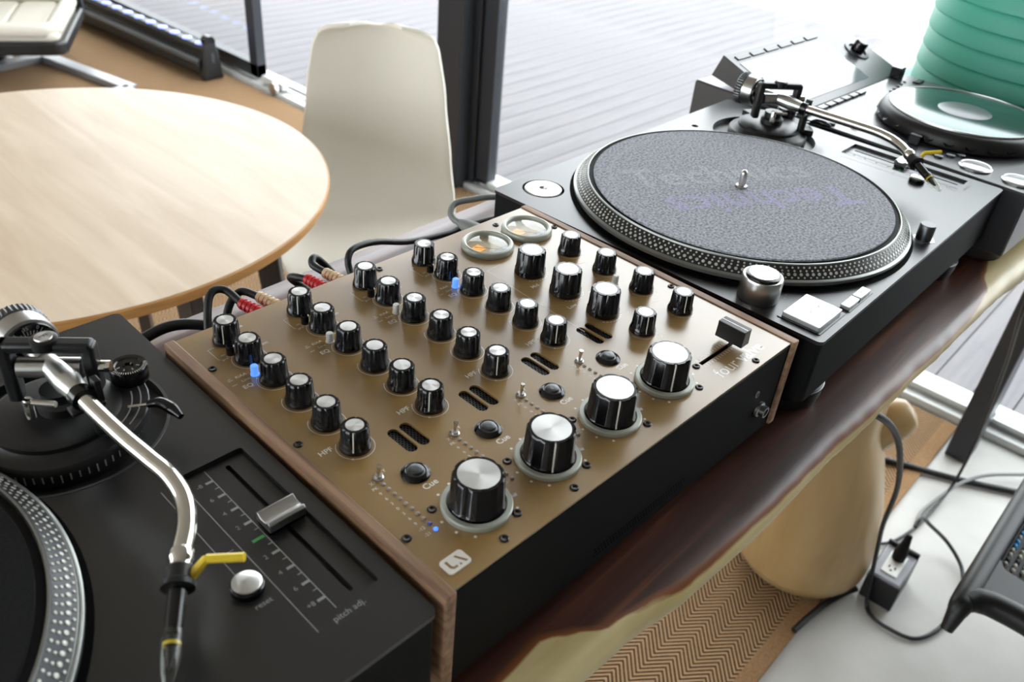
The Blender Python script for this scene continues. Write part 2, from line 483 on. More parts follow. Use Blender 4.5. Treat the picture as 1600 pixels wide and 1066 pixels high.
# outside: timber terrace and pale ground beyond
terrace = struct(MB().box(1780, 5600, -4000, 9500, FL-200, FL-48).build('floor_terrace', 'plank_grey', off=OZ))
pl = MB().box(1790, 5600, 0, 107.5, FL-48, FL-20).build('plank', 'plank_grey', terrace, off=OZ, bevel=2)
for k in range(1, 118):
    c = pl.copy(); COL.objects.link(c); c.location.y = (-4000+k*110.5)*S
    c.location.x = 0
pl.location.y = -4000*S
struct(MB().box(5600, 60000, -40000, 60000, FL-420, FL-300).build('floor_ground', 'pale_ground', off=OZ))

# glass wall along x = 1.6 .. 1.75
H1 = FL+2660
def window(name, y0, y1, light_rail=False, jamb_lo=False, jamb_hi=False):
    e = struct(empty(name, 1680, (y0+y1)/2, FL))
    c = (y0+y1)/2
    def part(nm, x0, x1, a, b, z0, z1, m, bev=2):
        return MB().box(x0-1680, x1-1680, a-c, b-c, z0-FL, z1-FL).build(nm, m, e, bevel=bev)
    rb_ = FL+44 if light_rail else FL+92
    part('bottom_rail', 1652, 1700, y0, y1, FL+32, rb_, 'alu_sill' if light_rail else 'frame_dark')
    part('top_rail', 1652, 1700, y0, y1, H1-70, H1, 'frame_dark')
    a0, a1 = y0, y1
    if not jamb_lo: part('stile', 1652, 1700, y0, y0+62, FL+32, H1, 'frame_dark'); a0 = y0+62
    if not jamb_hi: part('stile', 1652, 1700, y1-62, y1, FL+32, H1, 'frame_dark'); a1 = y1-62
    part('pane', 1672, 1680, a0, a1, rb_, H1-70, 'pane_glass', 0)
    return e
window('window_1', 3372, 6490)
window('window_2', 40, 1930, True, jamb_lo=True)
window('window_3', -1150, -2, True, jamb_hi=True)
struct(MB().box(1600, 1800, -3200, -1150, FL-120, FL+2800).build('added_wall_right', 'wall_dark', off=OZ))  # unseen solid wall added past the glass to cut light from this side
sill = struct(MB().box(1620, 1770, -3100, 6500, FL, FL+22).build('trim_1', 'alu_sill', off=OZ, bevel=2))
MB().box(1662, 1668, -3100, 6500, FL+22, FL+30).build('track_rail', 'alu_sill', sill, off=OZ)
MB().box(1705, 1711, -3100, 6500, FL+22, FL+30).build('track_rail', 'frame_dark', sill, off=OZ)
struct(MB().box(1620, 1770, -3100, 6500, H1, FL+2800).build('trim_2', 'frame_dark', off=OZ))
col = struct(MB().box(1575, 1640, 1962, 2085, FL, FL+2800).build('trim_3', 'frame_dark', off=OZ, bevel=3))
MB().box(1640, 1720, 1935, 2110, FL+22, FL+2800).build('jamb', 'frame_dark', col, off=OZ, bevel=3)
MB().box(1720, 1762, 1948, 1992, FL+22, FL+2800).build('jamb', 'frame_dark', col, off=OZ, bevel=3)
MB().box(1655, 1700, 1915, 1935, FL+22, FL+2800).build('jamb', 'gunmetal', col, off=OZ, bevel=3)
post = struct(MB().box(1468, 1560, -8, 46, FL, FL+2800).build('trim_4', 'frame_dark', off=OZ, bevel=3))
MB().box(1560, 1690, 0, 38, FL+31, FL+2800).build('jamb', 'frame_dark', post, off=OZ, bevel=2)
# sliding-door stop and roller at the end of the rail
st = empty('door_stop', 1645, 3215, FL)
MB().box(-6, 26, -55, 110, 30, 62).build('bracket', 'alu_sill', st, bevel=3)
MB().lathe([(0, 0), (26, 0), (30, 4), (30, 18), (26, 22), (0, 22)], 24, T(-10, -10, 33) @ rotM('Y', -90)).build('roller', 'steel', st)
tag(st, 'small steel roller stop on the white door track by the sliding door', 'door stop')

# sisal rug
rug = MB().box(-3400, 1600, 92, 6400, 0, 8).build('sisal_rug', 'sisal', off=(0, 0, 0), loc=(0, 0, FL+Z0))
tag(rug, 'tan herringbone sisal rug covering the floor under the wooden desk', 'rug')
MB().box(-3400, 1600, 58, 92, 0, 9).build('border', 'sisal_border', rug, bevel=2)

# ------------------------------------------------------------------ live-edge desk
def interp(kn, x):
    if x <= kn[0][0]: return kn[0][1]
    for (a, va), (b, vb) in zip(kn, kn[1:]):
        if x <= b:
            t = (x-a)/(b-a); t = t*t*(3-2*t)*0.5+t*0.5
            return va+(vb-va)*t
    return kn[-1][1]
DZ = -95.0
RIDGE = [(-1150, 10), (-700, 0), (-420, -6), (-290, -9), (-250, -12), (-190, -20), (-100, -25), (30, -26), (155, -30), (318, -34), (450, -38), (560, -44), (800, -36), (1240, -20)]
SAPB = [(-1150, 22), (-600, 18), (-340, 13), (-300, 16), (-282, 6), (-262, -9), (-225, -18), (-190, -26), (-100, -31), (30, -33), (155, -38), (318, -42), (400, -36), (440, -20), (490, -8), (590, -14), (760, -20), (1240, -20)]
def sstep(a, b, x):
    t = max(0, min(1, (x-a)/(b-a))); return t*t*(3-2*t)
def make_desk():
    root = empty('desk', 60, 220, FL)
    xs = [-1150+k*8 for k in range(int(2590/8)+1)]
    vs = []; fs = []; sap = []
    inset = [(-1150, 30), (-150, 31), (120, 30), (300, 27), (560, 6), (1240, 10)]
    for x in xs:
        w = 1.6*mnoise.noise((x*0.02, 1.3, 0)) + 0.8*mnoise.noise((x*0.07, 4.3, 0))
        yr = interp(RIDGE, x)+w; ins = interp(inset, x); yb = interp(SAPB, x)+0.8*w
        bk = 478+3*mnoise.noise((x*0.008, 9.1, 0))
        prof = [(bk-12, DZ-55), (bk-2, DZ-46), (bk, DZ-26), (bk-1, DZ-6), (bk-6, DZ)]
        y = bk-6
        nt_ = 16
        for k in range(1, nt_+1):
            prof.append((y+(yr+60-y)*k/nt_, DZ))
        for d in (50, 42, 35, 29, 24, 19, 15, 11, 7.5, 4): prof.append((yr+d, DZ-0.02*(50-d)))
        prof += [(yr, DZ-1.6), (yr-3.2, DZ-4), (yr-5.6, DZ-7.5), (yr-7, DZ-12), (yr-6.5, DZ-18), (yr-4, DZ-25), (yr-4+0.30*ins, DZ-34), (yr-4+0.62*ins, DZ-43), (yr-2+ins*0.92, DZ-51), (yr+6+ins, DZ-55)]
        for (py, pz) in prof:
            vs.append((x, py, pz))
            yy = py
            if pz < DZ-1: yy = yr - (DZ-pz)*1.05 if py < 200 else 400
            sap.append(0.5+0.5*max(-1, min(1, (yb-yy)/9.0)))
    n = len(prof)
    for i in range(len(xs)-1):
        for k in range(n):
            k2 = (k+1) % n
            fs.append((i*n+k, i*n+k2, (i+1)*n+k2, (i+1)*n+k))
    fs.append(tuple(range(n))); fs.append(tuple((len(xs)-1)*n+k for k in reversed(range(n))))
    mb = MB(); mb.add(vs, fs)
    o = mb.build('slab', 'live_edge_wood', root, off=(-60, -220, Z0), ang=60)
    a = o.data.attributes.new('sapwood', 'FLOAT', 'POINT')
    for i, v in enumerate(sap): a.data[i].value = v
    # trunk legs
    def trunk(cx, cy, branch, nm):
        def P(sd, z): return (cx+0.636*sd, cy-0.772*sd, z)
        pts = [P(30, DZ-50), P(34, DZ-250), P(38, DZ-450), P(42, -653), P(55, -748), P(66, -852), P(76, -950), P(78, -1000), P(78, -1030), P(78, FL+12)]
        m = MB(); m.tube(pts, [92, 90, 90, 95, 117, 136, 143, 140, 124, 84], seg=30, smooth=6)
        t = m.build(nm, 'pale_trunk', root, off=(-60, -220, Z0), ang=80)
        if branch:
            MB().tube([P(40, -715), P(95, -690), P(140, -658), P(172, -636), P(190, -624), P(196, -620)], [66, 58, 48, 40, 28, 8], seg=20, smooth=6).build('branch', 'pale_trunk', t, off=(-60, -220, Z0), ang=80)
        return t
    trunk(800, 215, True, 'trunk_leg')
    trunk(-860, 235, False, 'trunk_leg')
    tag(root, 'long live-edge slab desk of dark glossy wood with pale sapwood edge', 'desk')
make_desk()

# ------------------------------------------------------------------ turntables
CX, CY = 172.0, 176.0       # spindle
PX, PY = 375.0, 252.0       # tonearm pivot
def make_turntable():
    root = empty('turntable', 0, 0, DZ)
    O = (0, 0, 95)
    outer = rrect(0, 453, 0, 353, 5)
    recess = rrect(402, 443, 36, 170, 1.5, 2)
    well = circle(PX-3, PY+4, 61, 56)
    mb = MB().plate(outer, [recess, well, circle(41, 322, 21.2, 36), circle(327, 325, 4.2, 16)], 0, 3.2, 7)
    top = mb.build('deck', 'deck_black', root, off=O, ang=30, bevel=0.7)
    # bright machined lip of the plinth edge
    MB().plate(rrect(0.8, 452.2, 0.8, 352.2, 5), [rrect(6, 447, 6, 347, 3)], -3.1, 57, 57).build('plinth', 'plinth_black', root, off=O)
    MB().plate(rrect(5.5, 447.5, 5.5, 347.5, 3), [], -6.9, 6).build('sub_deck', 'deck_black', root, off=O)
    b = MB()
    lo = rrect(12, 441, 12, 341, 8); hi = rrect(2, 451, 2, 351, 8)
    n = len(lo)
    b.add([(x, y, -74) for x, y in lo]+[(x, y, -58) for x, y in hi], [tuple(range(n-1, -1, -1)), tuple(range(n, 2*n))]+[(i, (i+1) % n, n+(i+1) % n, n+i) for i in range(n)])
    b.build('base', 'rubber_black', root, off=O)
    for fx, fy in ((56, 38), (56, 315), (397, 38), (397, 315)):
        f = MB().lathe([(0, -74), (31, -74), (33, -75.2), (33, -86), (31, -94.6), (27, -95), (0, -95)][::-1], 40).build('foot', 'satin_black', root, off=O, loc=(fx, fy, 0))
        MB().ring([(33, -78.5), (33.7, -78), (33.7, -76.8), (33, -76.3)], 40).build('foot_ring', 'gunmetal', f, off=O)
    # platter
    w = MB().ring([(164, 0.25), (169.5, 0.25), (169.5, 0.05), (164, 0.05)], 96).build('platter_gap', 'void_black', root, off=O, loc=(CX, CY, 0))
    p = MB().lathe([(0, 3), (164.6, 3), (166.2, 4), (166.2, 7.0), (164.6, 8.2), (163.9, 8.2), (153.9, 17.0), (153.7, 18.0), (152.5, 18.2), (152.1, 15.4), (0, 15.4)], 128).build('platter', 'platter_alu', root, off=O, loc=(CX, CY, 0))
    MB().ring([(5.8, 15.5), (151.7, 15.5), (151.9, 16.0), (151.6, 16.3), (5.8, 16.3)], 96).build('rubber_mat', 'rubber_black', p, off=O)
    def cone_band(r0, z0, r1, z1, lift):
        m = MB(); N = 128; vs = []; fs = []
        for k in range(N):
            a = 2*PI*k/N
            for r, z in ((r0, z0), (r1, z1)): vs.append(((r+lift)*math.cos(a), (r+lift)*math.sin(a), z+lift))
        for k in range(N):
            k2 = (k+1) % N; fs.append((2*k, 2*k2, 2*k2+1, 2*k+1))
        return m.add(vs, fs)
    cone_band(163.7, 8.4, 154.1, 16.85, 0.08).build('strobe_band', 'platter_dark', p, off=O)
    dots = MB()
    for row, (t, dr, cnt) in enumerate(((0.14, 0.95, 180), (0.37, 1.55, 180), (0.62, 1.0, 184), (0.85, 1.0, 190))):
        r = 163.7+(154.1-163.7)*t; z = 8.4+(16.85-8.4)*t
        for k in range(cnt):
            a = 2*PI*(k+0.5*(row % 2))/cnt
            M = T((r+0.1)*math.cos(a), (r+0.1)*math.sin(a), z+0.1) @ rotM('Z', math.degrees(a)) @ rotM('Y', 48.6)
            dots.lathe([(dr, 0), (dr*0.86, 0.35), (0, 0.55)], 8, M)
    d = dots.build('strobe_dots', 'dot_silver', p, off=O); d['kind'] = 'stuff'
    MB().lathe([(0, 36.5), (1.6, 36.2), (3.0, 34.8), (3.55, 32.5), (3.55, 21), (5.6, 20.4), (5.6, 16), (0, 16)][::-1], 24).build('spindle', 'steel', root, off=O, loc=(CX, CY, 0))
    # strobe lamp and power dial
    s = MB().lathe([(0, 0), (16.6, 0), (17.2, 1), (17.2, 19), (16.4, 20.6), (14.6, 20.8), (14.6, 20), (0, 20)], 40).build('strobe_lamp_housing', 'steel', root, off=O, loc=(24, 70, 0))
    MB().lathe([(0, 19.9), (14.4, 19.9), (14.4, 22.2), (13.0, 22.6), (0, 22.6)], 60, rf=lambda a, z: 1+0.012*math.cos(60*a) if z > 19 else 1).build('power_dial', 'knob_black', s, off=O)
    MB().lathe([(0, 22.5), (12.4, 22.5), (12.0, 23.2), (0, 23.3)], 40).build('dial_cap', 'brushed', s, off=O)
    # start-stop and speed keys
    k = MB().prism(rrect(9, 56.5, 6.6, 44.4, 1.2, 3), 0.02, 0.7).build('key_frame', 'gloss_black', root, off=O)
    k = MB().prism(rrect(11.6, 54, 9.2, 41.6, 1.2, 3), 0.5, 4.6).build('start_stop_key', 'white_key', root, off=O, bevel=0.5)
    MB().text('START·STOP', 4.0, 33, 25, 4.75).build('lettering', 'print_grey', k, off=O)
    MB().prism(rrect(61.5, 109, 5.4, 16.6, 0.8, 3), 0.02, 0.6).build('key_frame', 'gloss_black', root, off=O)
    for i, (x, t) in enumerate(((63.2, '33'), (85.8, '45'))):
        q = MB().prism(rrect(x, x+21, 7.2, 15, 0.8, 3), 0.4, 3.4).build('speed_key', 'white_key', root, off=O, bevel=0.4)
        MB().text(t, 3.2, x+10.5, 11, 3.5).build('lettering', 'print_grey', q, off=O)
    # pop-up stylus lamp
    MB().lathe([(0, 0), (7.6, 0), (7.6, 15), (7.0, 15.8), (0, 15.9)], 28).build('stylus_lamp', 'gunmetal', root, off=O, loc=(252, 15.5, 0))
    MB().prism([(238, 12), (252, 4.4), (266, 12), (266, 17), (252, 25.6), (238, 17)], 0.02, 0.3).build('lamp_surround', 'steel', root, off=O)
    # pitch fader recess
    MB().plate(rrect(402, 443, 36, 170, 1.5, 2), [rrect(428.3, 431.3, 42, 164, 1.2, 3)], -3.2, 4, 4).build('fader_bed', 'deck_black', root, off=O)
    fd = MB()
    fd.extr([(-7, 3.0), (-7, 8.2), (-5.4, 9.6), (-2.4, 7.4), (2.4, 7.4), (5.4, 9.6), (7, 8.2), (7, 3.0)], -11.5, 11.5)
    fdr = fd.build('pitch_fader', 'steel', root, off=O, loc=(430, 106, -3.2), bevel=0.4)
    MB().box(-11.0, 11.0, -6.2, 6.2, 0.6, 3.0).build('fader_skirt', 'gloss_black', fdr, off=O)
    ls = MB()
    zt = -3.1
    ls.box(417.2, 417.7, 38, 168, zt, zt+0.06)
    for i in range(17):
        y = 158-i*6.9; L = 4.4 if i % 2 == 0 else 2.4
        if i == 8: continue
        ls.box(417.2-L, 417.2, y-(0.9 if i % 2 == 0 else 0.3), y+(0.9 if i % 2 == 0 else 0.3), zt, zt+0.05)
    for i, t in ((0, '-8'), (2, '6'), (4, '4'), (6, '2'), (10, '2'), (12, '4'), (14, '6'), (16, '+8')):
        ls.text(t, 4.4, 409, 158-i*6.9, zt+0.05)
    ls.build('pitch_scale', 'print_grey', root, off=O)
    MB().box(409.5, 416.6, 101.8, 103.8, zt, zt+0.1).build('centre_mark', 'green_mark', root, off=O)
    l2 = MB(); l2.box(389.6, 390.0, 84, 165, 0.02, 0.06); l2.box(389.6, 398, 102, 102.4, 0.02, 0.06); l2.box(401, 401.4, 30, 172, 0.02, 0.06)
    l2.build('deck_lines', 'print_grey', root, off=O); l2 = MB()
    l2.text('reset', 4.6, 391, 62, 0.06); l2.text('pitch adj.', 5.2, 420, 30.5, 0.06)
    l2.text('33', 3.2, 40, 58, 0.06); l2.text('45', 3.2, 40, 53, 0.06); l2.text('rpm', 2.6, 46, 55.5, 0.06)
    l2.build('deck_lettering', 'print_grey', root, off=O)
    rb = MB().lathe([(0, 0), (8.6, 0), (8.6, 3.6), (7.9, 4.2), (0, 4.2)], 32).build('reset_button', 'gloss_black', root, off=O, loc=(390, 75, 0))
    MB().lathe([(0, 4.0), (7.6, 4.0), (7.6, 5.4), (6.6, 6.2), (0, 6.5)], 32).build('button_cap', 'brushed', rb, off=O)
    # tonearm base
    AX, AY = PX-3, PY+4
    MB().lathe([(0, -6.8), (60.6, -6.8), (60.6, -6.2), (0, -6.2)], 56).build('arm_well', 'satin_black', root, off=O, loc=(AX, AY, 0))
    MB().ring([(60.9, -0.3), (61.0, 0.35), (62.6, 0.35), (62.8, 0.0)], 72).build('arm_well_rim', 'gunmetal', root, off=O, loc=(AX, AY, 0))
    ab = MB().lathe([(0, -6), (46, -6), (46, 6), (44.5, 8), (40, 8.6), (36, 12), (36, 15), (33, 16.6), (0, 16.6)], 64, rf=lambda a, z: 1+(0.010*math.cos(64*a) if 9 < z < 16 else 0)).build('arm_base', 'satin_black', root, off=O, loc=(PX-4, PY, 0))
    hm = MB()
    for i in range(28):
        a = math.radians(200+i*6)
        hm.box(46.05, 46.3, -0.35, 0.35, -1 if i % 4 else -2, 3.5, rotM('Z', math.degrees(a)))
    hm.build('height_scale', 'print_grey', ab, off=O)
    # curved platform on the right that carries dial and lever
    pf = []
    for k in range(15):
        a = math.radians(-62+k*9.2); pf.append((52*math.cos(a), 52*math.sin(a)))
    for k in range(14, -1, -1):
        a = math.radians(-62+k*9.2); pf.append((20*math.cos(a), 20*math.sin(a)))
    MB().prism(pf, 8, 15).build('arm_platform', 'satin_black', root, off=O, loc=(PX-4, PY, 0), bevel=0.8)
    arcs = MB()
    arc_band(arcs, 0, 0, 42, 0.7, -56, -14, 15.1); arc_band(arcs, 0, 0, 47, 0.7, -56, -8, 15.1)
    arcs.build('platform_lines', 'print_grey', root, off=O, loc=(PX-4, PY, 0))
    # anti-skating dial
    ad = MB().lathe([(0, 15), (11.4, 15), (11.4, 24.4), (10.8, 25.2), (8.2, 25.2), (7.4, 24.4), (3.2, 24.4), (2.6, 23.2), (0, 23.2)], 48).build('anti_skate_dial', 'gloss_black', root, off=O, loc=(PX+43, PY+3, 0))
    mk = MB()
    for i in range(20):
        a = math.radians(190+i*8); M = rotM('Z', math.degrees(a))
        mk.box(8.8, 10.6, -0.16, 0.16, 25.22, 25.28, M)
    for t, a in (('0', 180), ('1', 225), ('2', 270), ('3', 315)):
        mk.text(t, 2.6, 6.2*math.cos(math.radians(a)), 6.2*math.sin(math.radians(a)), 25.28, rot=a+90)
    mk.build('dial_marks', 'print_white', ad, off=O)
    # cueing lever
    lv = MB(); lv.tube([(PX+28, PY-26, 17), (PX+38, PY-33, 18.5)], 1.0, 10); lv.build('cue_lever_rod', 'chrome', root, off=O)
    MB().tube([(PX+37, PY-32.4, 18.4), (PX+43, PY-37, 19.5), (PX+46, PY-46, 18.6), (PX+47, PY-54, 17.2)], [2.2, 3.4, 3.8, 2.0], 14, smooth=5).build('cue_lever', 'gloss_black', root, off=O)
    # gimbal yoke: arch across the arm with a top pivot screw
    yk = MB()
    yk.box(-26, 26, -5, 5, 57, 64); yk.box(-27, -19, -5, 5, 22, 64); yk.box(19, 27, -5, 5, 30, 63)
    yo = yk.build('gimbal_yoke', 'satin_black', root, off=O, loc=(PX, PY, 0), bevel=2.4, bseg=3, rot=(0, 0, math.radians(-40)))
    MB().lathe([(0, 60), (7.4, 60), (7.4, 65.6), (6.6, 66.2), (0, 66.2)], 32).build('pivot_boss', 'satin_black', yo, off=O)
    MB().lathe([(0, 66.1), (5.0, 66.1), (4.7, 66.9), (0, 67)], 28).build('pivot_screw', 'brushed', yo, off=O)
    MB().text('F', 6, 0, 0, 67.1, rot=-30).build('pivot_mark', 'print_dark', yo, off=O)
    MB().lathe([(0, 16), (13, 16), (13, 22), (10, 24), (10, 30), (0, 30)], 32).build('gimbal_column', 'satin_black', root, off=O, loc=(PX, PY, 0))
    MB().tube([(-17.5, 0, 45), (17.5, 0, 45)], 6.2, 24).build('gimbal_axle', 'steel', yo, off=O)
    MB().tube([(26, 0, 46), (33, 0, 46)], 3.6, 16).build('bearing_screw', 'chrome', yo, off=O)
    # arm tube
    MB().tube([(PX, PY+8, 46), (PX+1.0, PY-6, 45), (PX+1.6, PY-18, 44), (PX+2.2, PY-30, 43.2)], [5.4, 7.2, 7.6, 5.9], 24, smooth=6).build('arm_shaft', 'brushed', root, off=O)
    tb = MB(); tb.tube([(PX+2.0, PY-28, 43.4), (PX+2.6, PY-50, 43), (PX+4.4, PY-80, 42.5), (PX+7.0, PY-103, 41.6), (PX+9.0, PY-120, 40.6), (PX+7.4, PY-137, 39), (PX+1.0, PY-152, 37), (PX-9.0, PY-165, 35)], 4.9, 24, smooth=8)
    tb.build('arm_tube', 'chrome', root, off=O)
    dv = Vector((-9.5, -13.5, -3.6)).normalized()
    P0 = Vector((PX-8.4, PY-164.2, 35.1)); MA = T(*P0) @ align(dv)
    MB().lathe([(0, 0), (5.6, 0), (6.1, 1), (6.1, 5), (5.3, 6.4), (5.3, 9), (0, 9)][::1], 28, MA).build('arm_collar', 'chrome', root, off=O)
    hs = MB(); hs.lathe([(0, 8.6), (5.6, 8.6), (6.3, 9.4), (6.3, 16), (7.8, 17), (7.8, 19.6), (6.2, 20.2), (0, 20.2)], 28, MA)
    sh = hs.build('headshell_collar', 'satin_black', root, off=O)
    MB().tube([P0+dv*20, P0+dv*34, P0+dv*42], [4.4, 4.2, 3.9], 18).build('cartridge_body', 'gloss_black', sh, off=O)
    MB().tube([P0+dv*40, P0+dv*52, P0+dv*60, P0+dv*66], [4.9, 4.7, 3.6, 2.0], 18).build('stylus_guard', 'guard_clear', sh, off=O)
    MB().tube([P0+dv*41.5, P0+dv*50, P0+dv*57], [3.0, 2.4, 1.2], 12).build('stylus_tip', 'satin_black', sh, off=O)
    MB().ring([(3.2, 45.4), (3.9, 45.4), (3.9, 46.8), (3.2, 46.8)], 20, MA).build('stylus_band', 'yellow', sh, off=O)
    sd = dv.cross(Vector((0, 0, 1))).normalized()*-1          # sideways, to the right of the arm
    q0 = P0+dv*14+sd*5; fl = MB()
    for (a, c, w0, w1) in ((q0, q0+sd*7.5+Vector((0, 0, 6))+dv*-4, 2.6, 2.2), (q0+sd*7.5+Vector((0, 0, 6))+dv*-4, q0+sd*25+Vector((0, 0, 9))+dv*-1, 2.2, 2.2)):
        fl.tube([a, a.lerp(c, 0.5), c], [w0, (w0+w1)/2, w1], 8)
    fl.build('finger_lift', 'yellow', sh, off=O)
    # arm rest with clip
    ar = MB(); ar.tube([(PX+9, PY-34, 14), (PX+9, PY-34, 36)], 4.4, 16); ar.box(PX-6, PY*0+PX+13, PY-38.5, PY-30.5, 34.6, 37.6); ar.box(PX+9, PX+13, PY-38, PY-31, 36, 52)
    ar.build('arm_rest', 'satin_black', root, off=O, bevel=0.6)
    MB().ring([(5.0, -3.6), (6.9, -3.6), (6.9, 3.6), (5.0, 3.6)], 28, T(PX+2.2, PY-34.5, 43.2) @ align((0.03, -1, -0.02))).build('arm_clip', 'gloss_black', root, off=O)
    lp = MB(); lp.tube([(PX-8, PY-20, 34), (PX-18, PY-10, 34.5)], 1.9, 12); lp.lathe([(0, 24), (3.0, 24), (3.0, 35.5), (2.4, 36.8), (0, 37)], 20, T(PX-19, PY-9, 0)); lp.build('cue_lift', 'chrome', root, off=O)
    # counterweight
    MC = T(PX-0.5, PY+12, 46) @ align((-0.035, 1, 0.01))
    MB().lathe([(0, -6), (6.5, -6), (6.5, 14), (0, 14)], 24, MC).build('rear_shaft', 'steel', root, off=O)
    cw = MB().lathe([(0, 14), (15.0, 14), (17.0, 15.2), (17.2, 17), (17.2, 27.5), (16.4, 28), (0, 28)], 72, MC, rf=lambda a, z: 1+(0.008*math.cos(72*a) if z < 16 else 0)).build('counterweight', 'steel', root, off=O)
    MB().lathe([(0, 27.8), (17.3, 27.8), (17.9, 28.6), (17.9, 35.4), (17.0, 36.4), (0, 36.4)], 120, MC, rf=lambda a, z: 1+(0.022*math.cos(40*a) if 28 < z < 36 else 0)).build('weight_grip', 'gunmetal', cw, off=O)
    MB().lathe([(7.2, 12.6), (15.2, 12.6), (15.6, 13.4), (15.6, 14.4), (7.2, 14.4)], 48, MC).build('force_dial', 'gloss_black', cw, off=O)
    dm = MB(); MD = MC @ rotM('X', 180)
    for i in range(36):
        a = i*10; L = 5.0 if i % 5 == 0 else 2.6
        dm.box(8.6, 8.6+L, -0.16, 0.16, -12.55, -12.5, MD @ rotM('Z', a))
    for t, a in (('0', 62), ('35', 92), ('3', 122), ('25', 152), ('2', 182), ('15', 212), ('1', 242), ('05', 2)):
        dm.text(t, 3.4, 13.2*math.cos(math.radians(a)), 13.2*math.sin(math.radians(a)), -12.5, rot=a-90, M=MD)
    dm.build('dial_numbers', 'print_grey', cw, off=O)
    return root

lth = math.radians(-2.03)
tt = make_turntable()
tt2 = copy_tree(tt)
tag(tt, 'black direct-drive turntable between the brown mixer and the media player, grey felt mat', 'turntable', 'turntables on the desk')
ltx, lty = -383.9-453*math.cos(lth), 23.7-453*math.sin(lth)
tt2.location = (ltx*S, lty*S, (DZ+Z0)*S); tt2.rotation_euler = (0, 0, lth)
tag(tt2, 'black direct-drive turntable cut off at the lower left corner, black mat', 'turntable', 'turntables on the desk')
tt['label'] = 'black direct-drive turntable with a grey felt mat, right of the brown mixer'
tt2['label'] = 'black direct-drive turntable with a black mat, left of the brown mixer'

def on_tt(x, y, left):
    if not left: return (x, y)
    c, s = math.cos(lth), math.sin(lth)
    return (ltx+c*x-s*y, lty+s*x+c*y)

# slip mats and 45 adaptors lie on the decks
x, y = on_tt(CX, CY, False)
m = MB().ring([(6.2, 16.4), (147.0, 16.4), (147.6, 17.2), (147.2, 18.6), (6.2, 18.6)], 128).build('slip_mat', 'felt_grey', None, off=(0, 0, -16.4), loc=(x, y, Z0+16.4))
tag(m, 'mottled grey felt slip mat printed with faint lettering', 'slip mat')
MB().ring([(129.6, 2.2), (131.4, 2.2), (131.4, 2.32), (129.6, 2.32)], 96).build('mat_ring', 'felt_groove_grey', m)
MB().text('Technics', 58, -8, -30, 2.32, rot=150, bold=0.012).build('mat_lettering', 'felt_print', m)
MB().text('Technics', 58, 8, 30, 2.32, rot=-30, bold=0.012).build('mat_lettering', 'felt_print_faint', m)
x, y = on_tt(CX, CY, True)
m = MB().ring([(6.2, 16.4), (147.0, 16.4), (147.6, 17.2), (147.2, 18.6), (6.2, 18.6)], 128).build('slip_mat', 'felt_black', None, off=(0, 0, -16.4), loc=(x, y, Z0+16.4))
tag(m, 'plain black felt slip mat with a thin pressed ring', 'slip mat')
MB().ring([(125.6, 2.2), (127.8, 2.2), (127.8, 2.32), (125.6, 2.32)], 96).build('mat_ring', 'felt_groove', m)
for left in (False,):
    x, y = on_tt(41, 322, left)
    a = MB().lathe([(3.6, 0), (18.8, 0), (19.2, 0.8), (19.2, 6.4), (18.4, 7.4), (8, 8.0), (4.2, 8.0), (3.4, 6.8), (3.4, 0)], 48).build('record_adaptor', 'brushed', None, loc=(x, y, Z0-6.9))
    tag(a, 'round silver single adaptor set in the turntable corner nearest the mixer meters', 'adaptor')

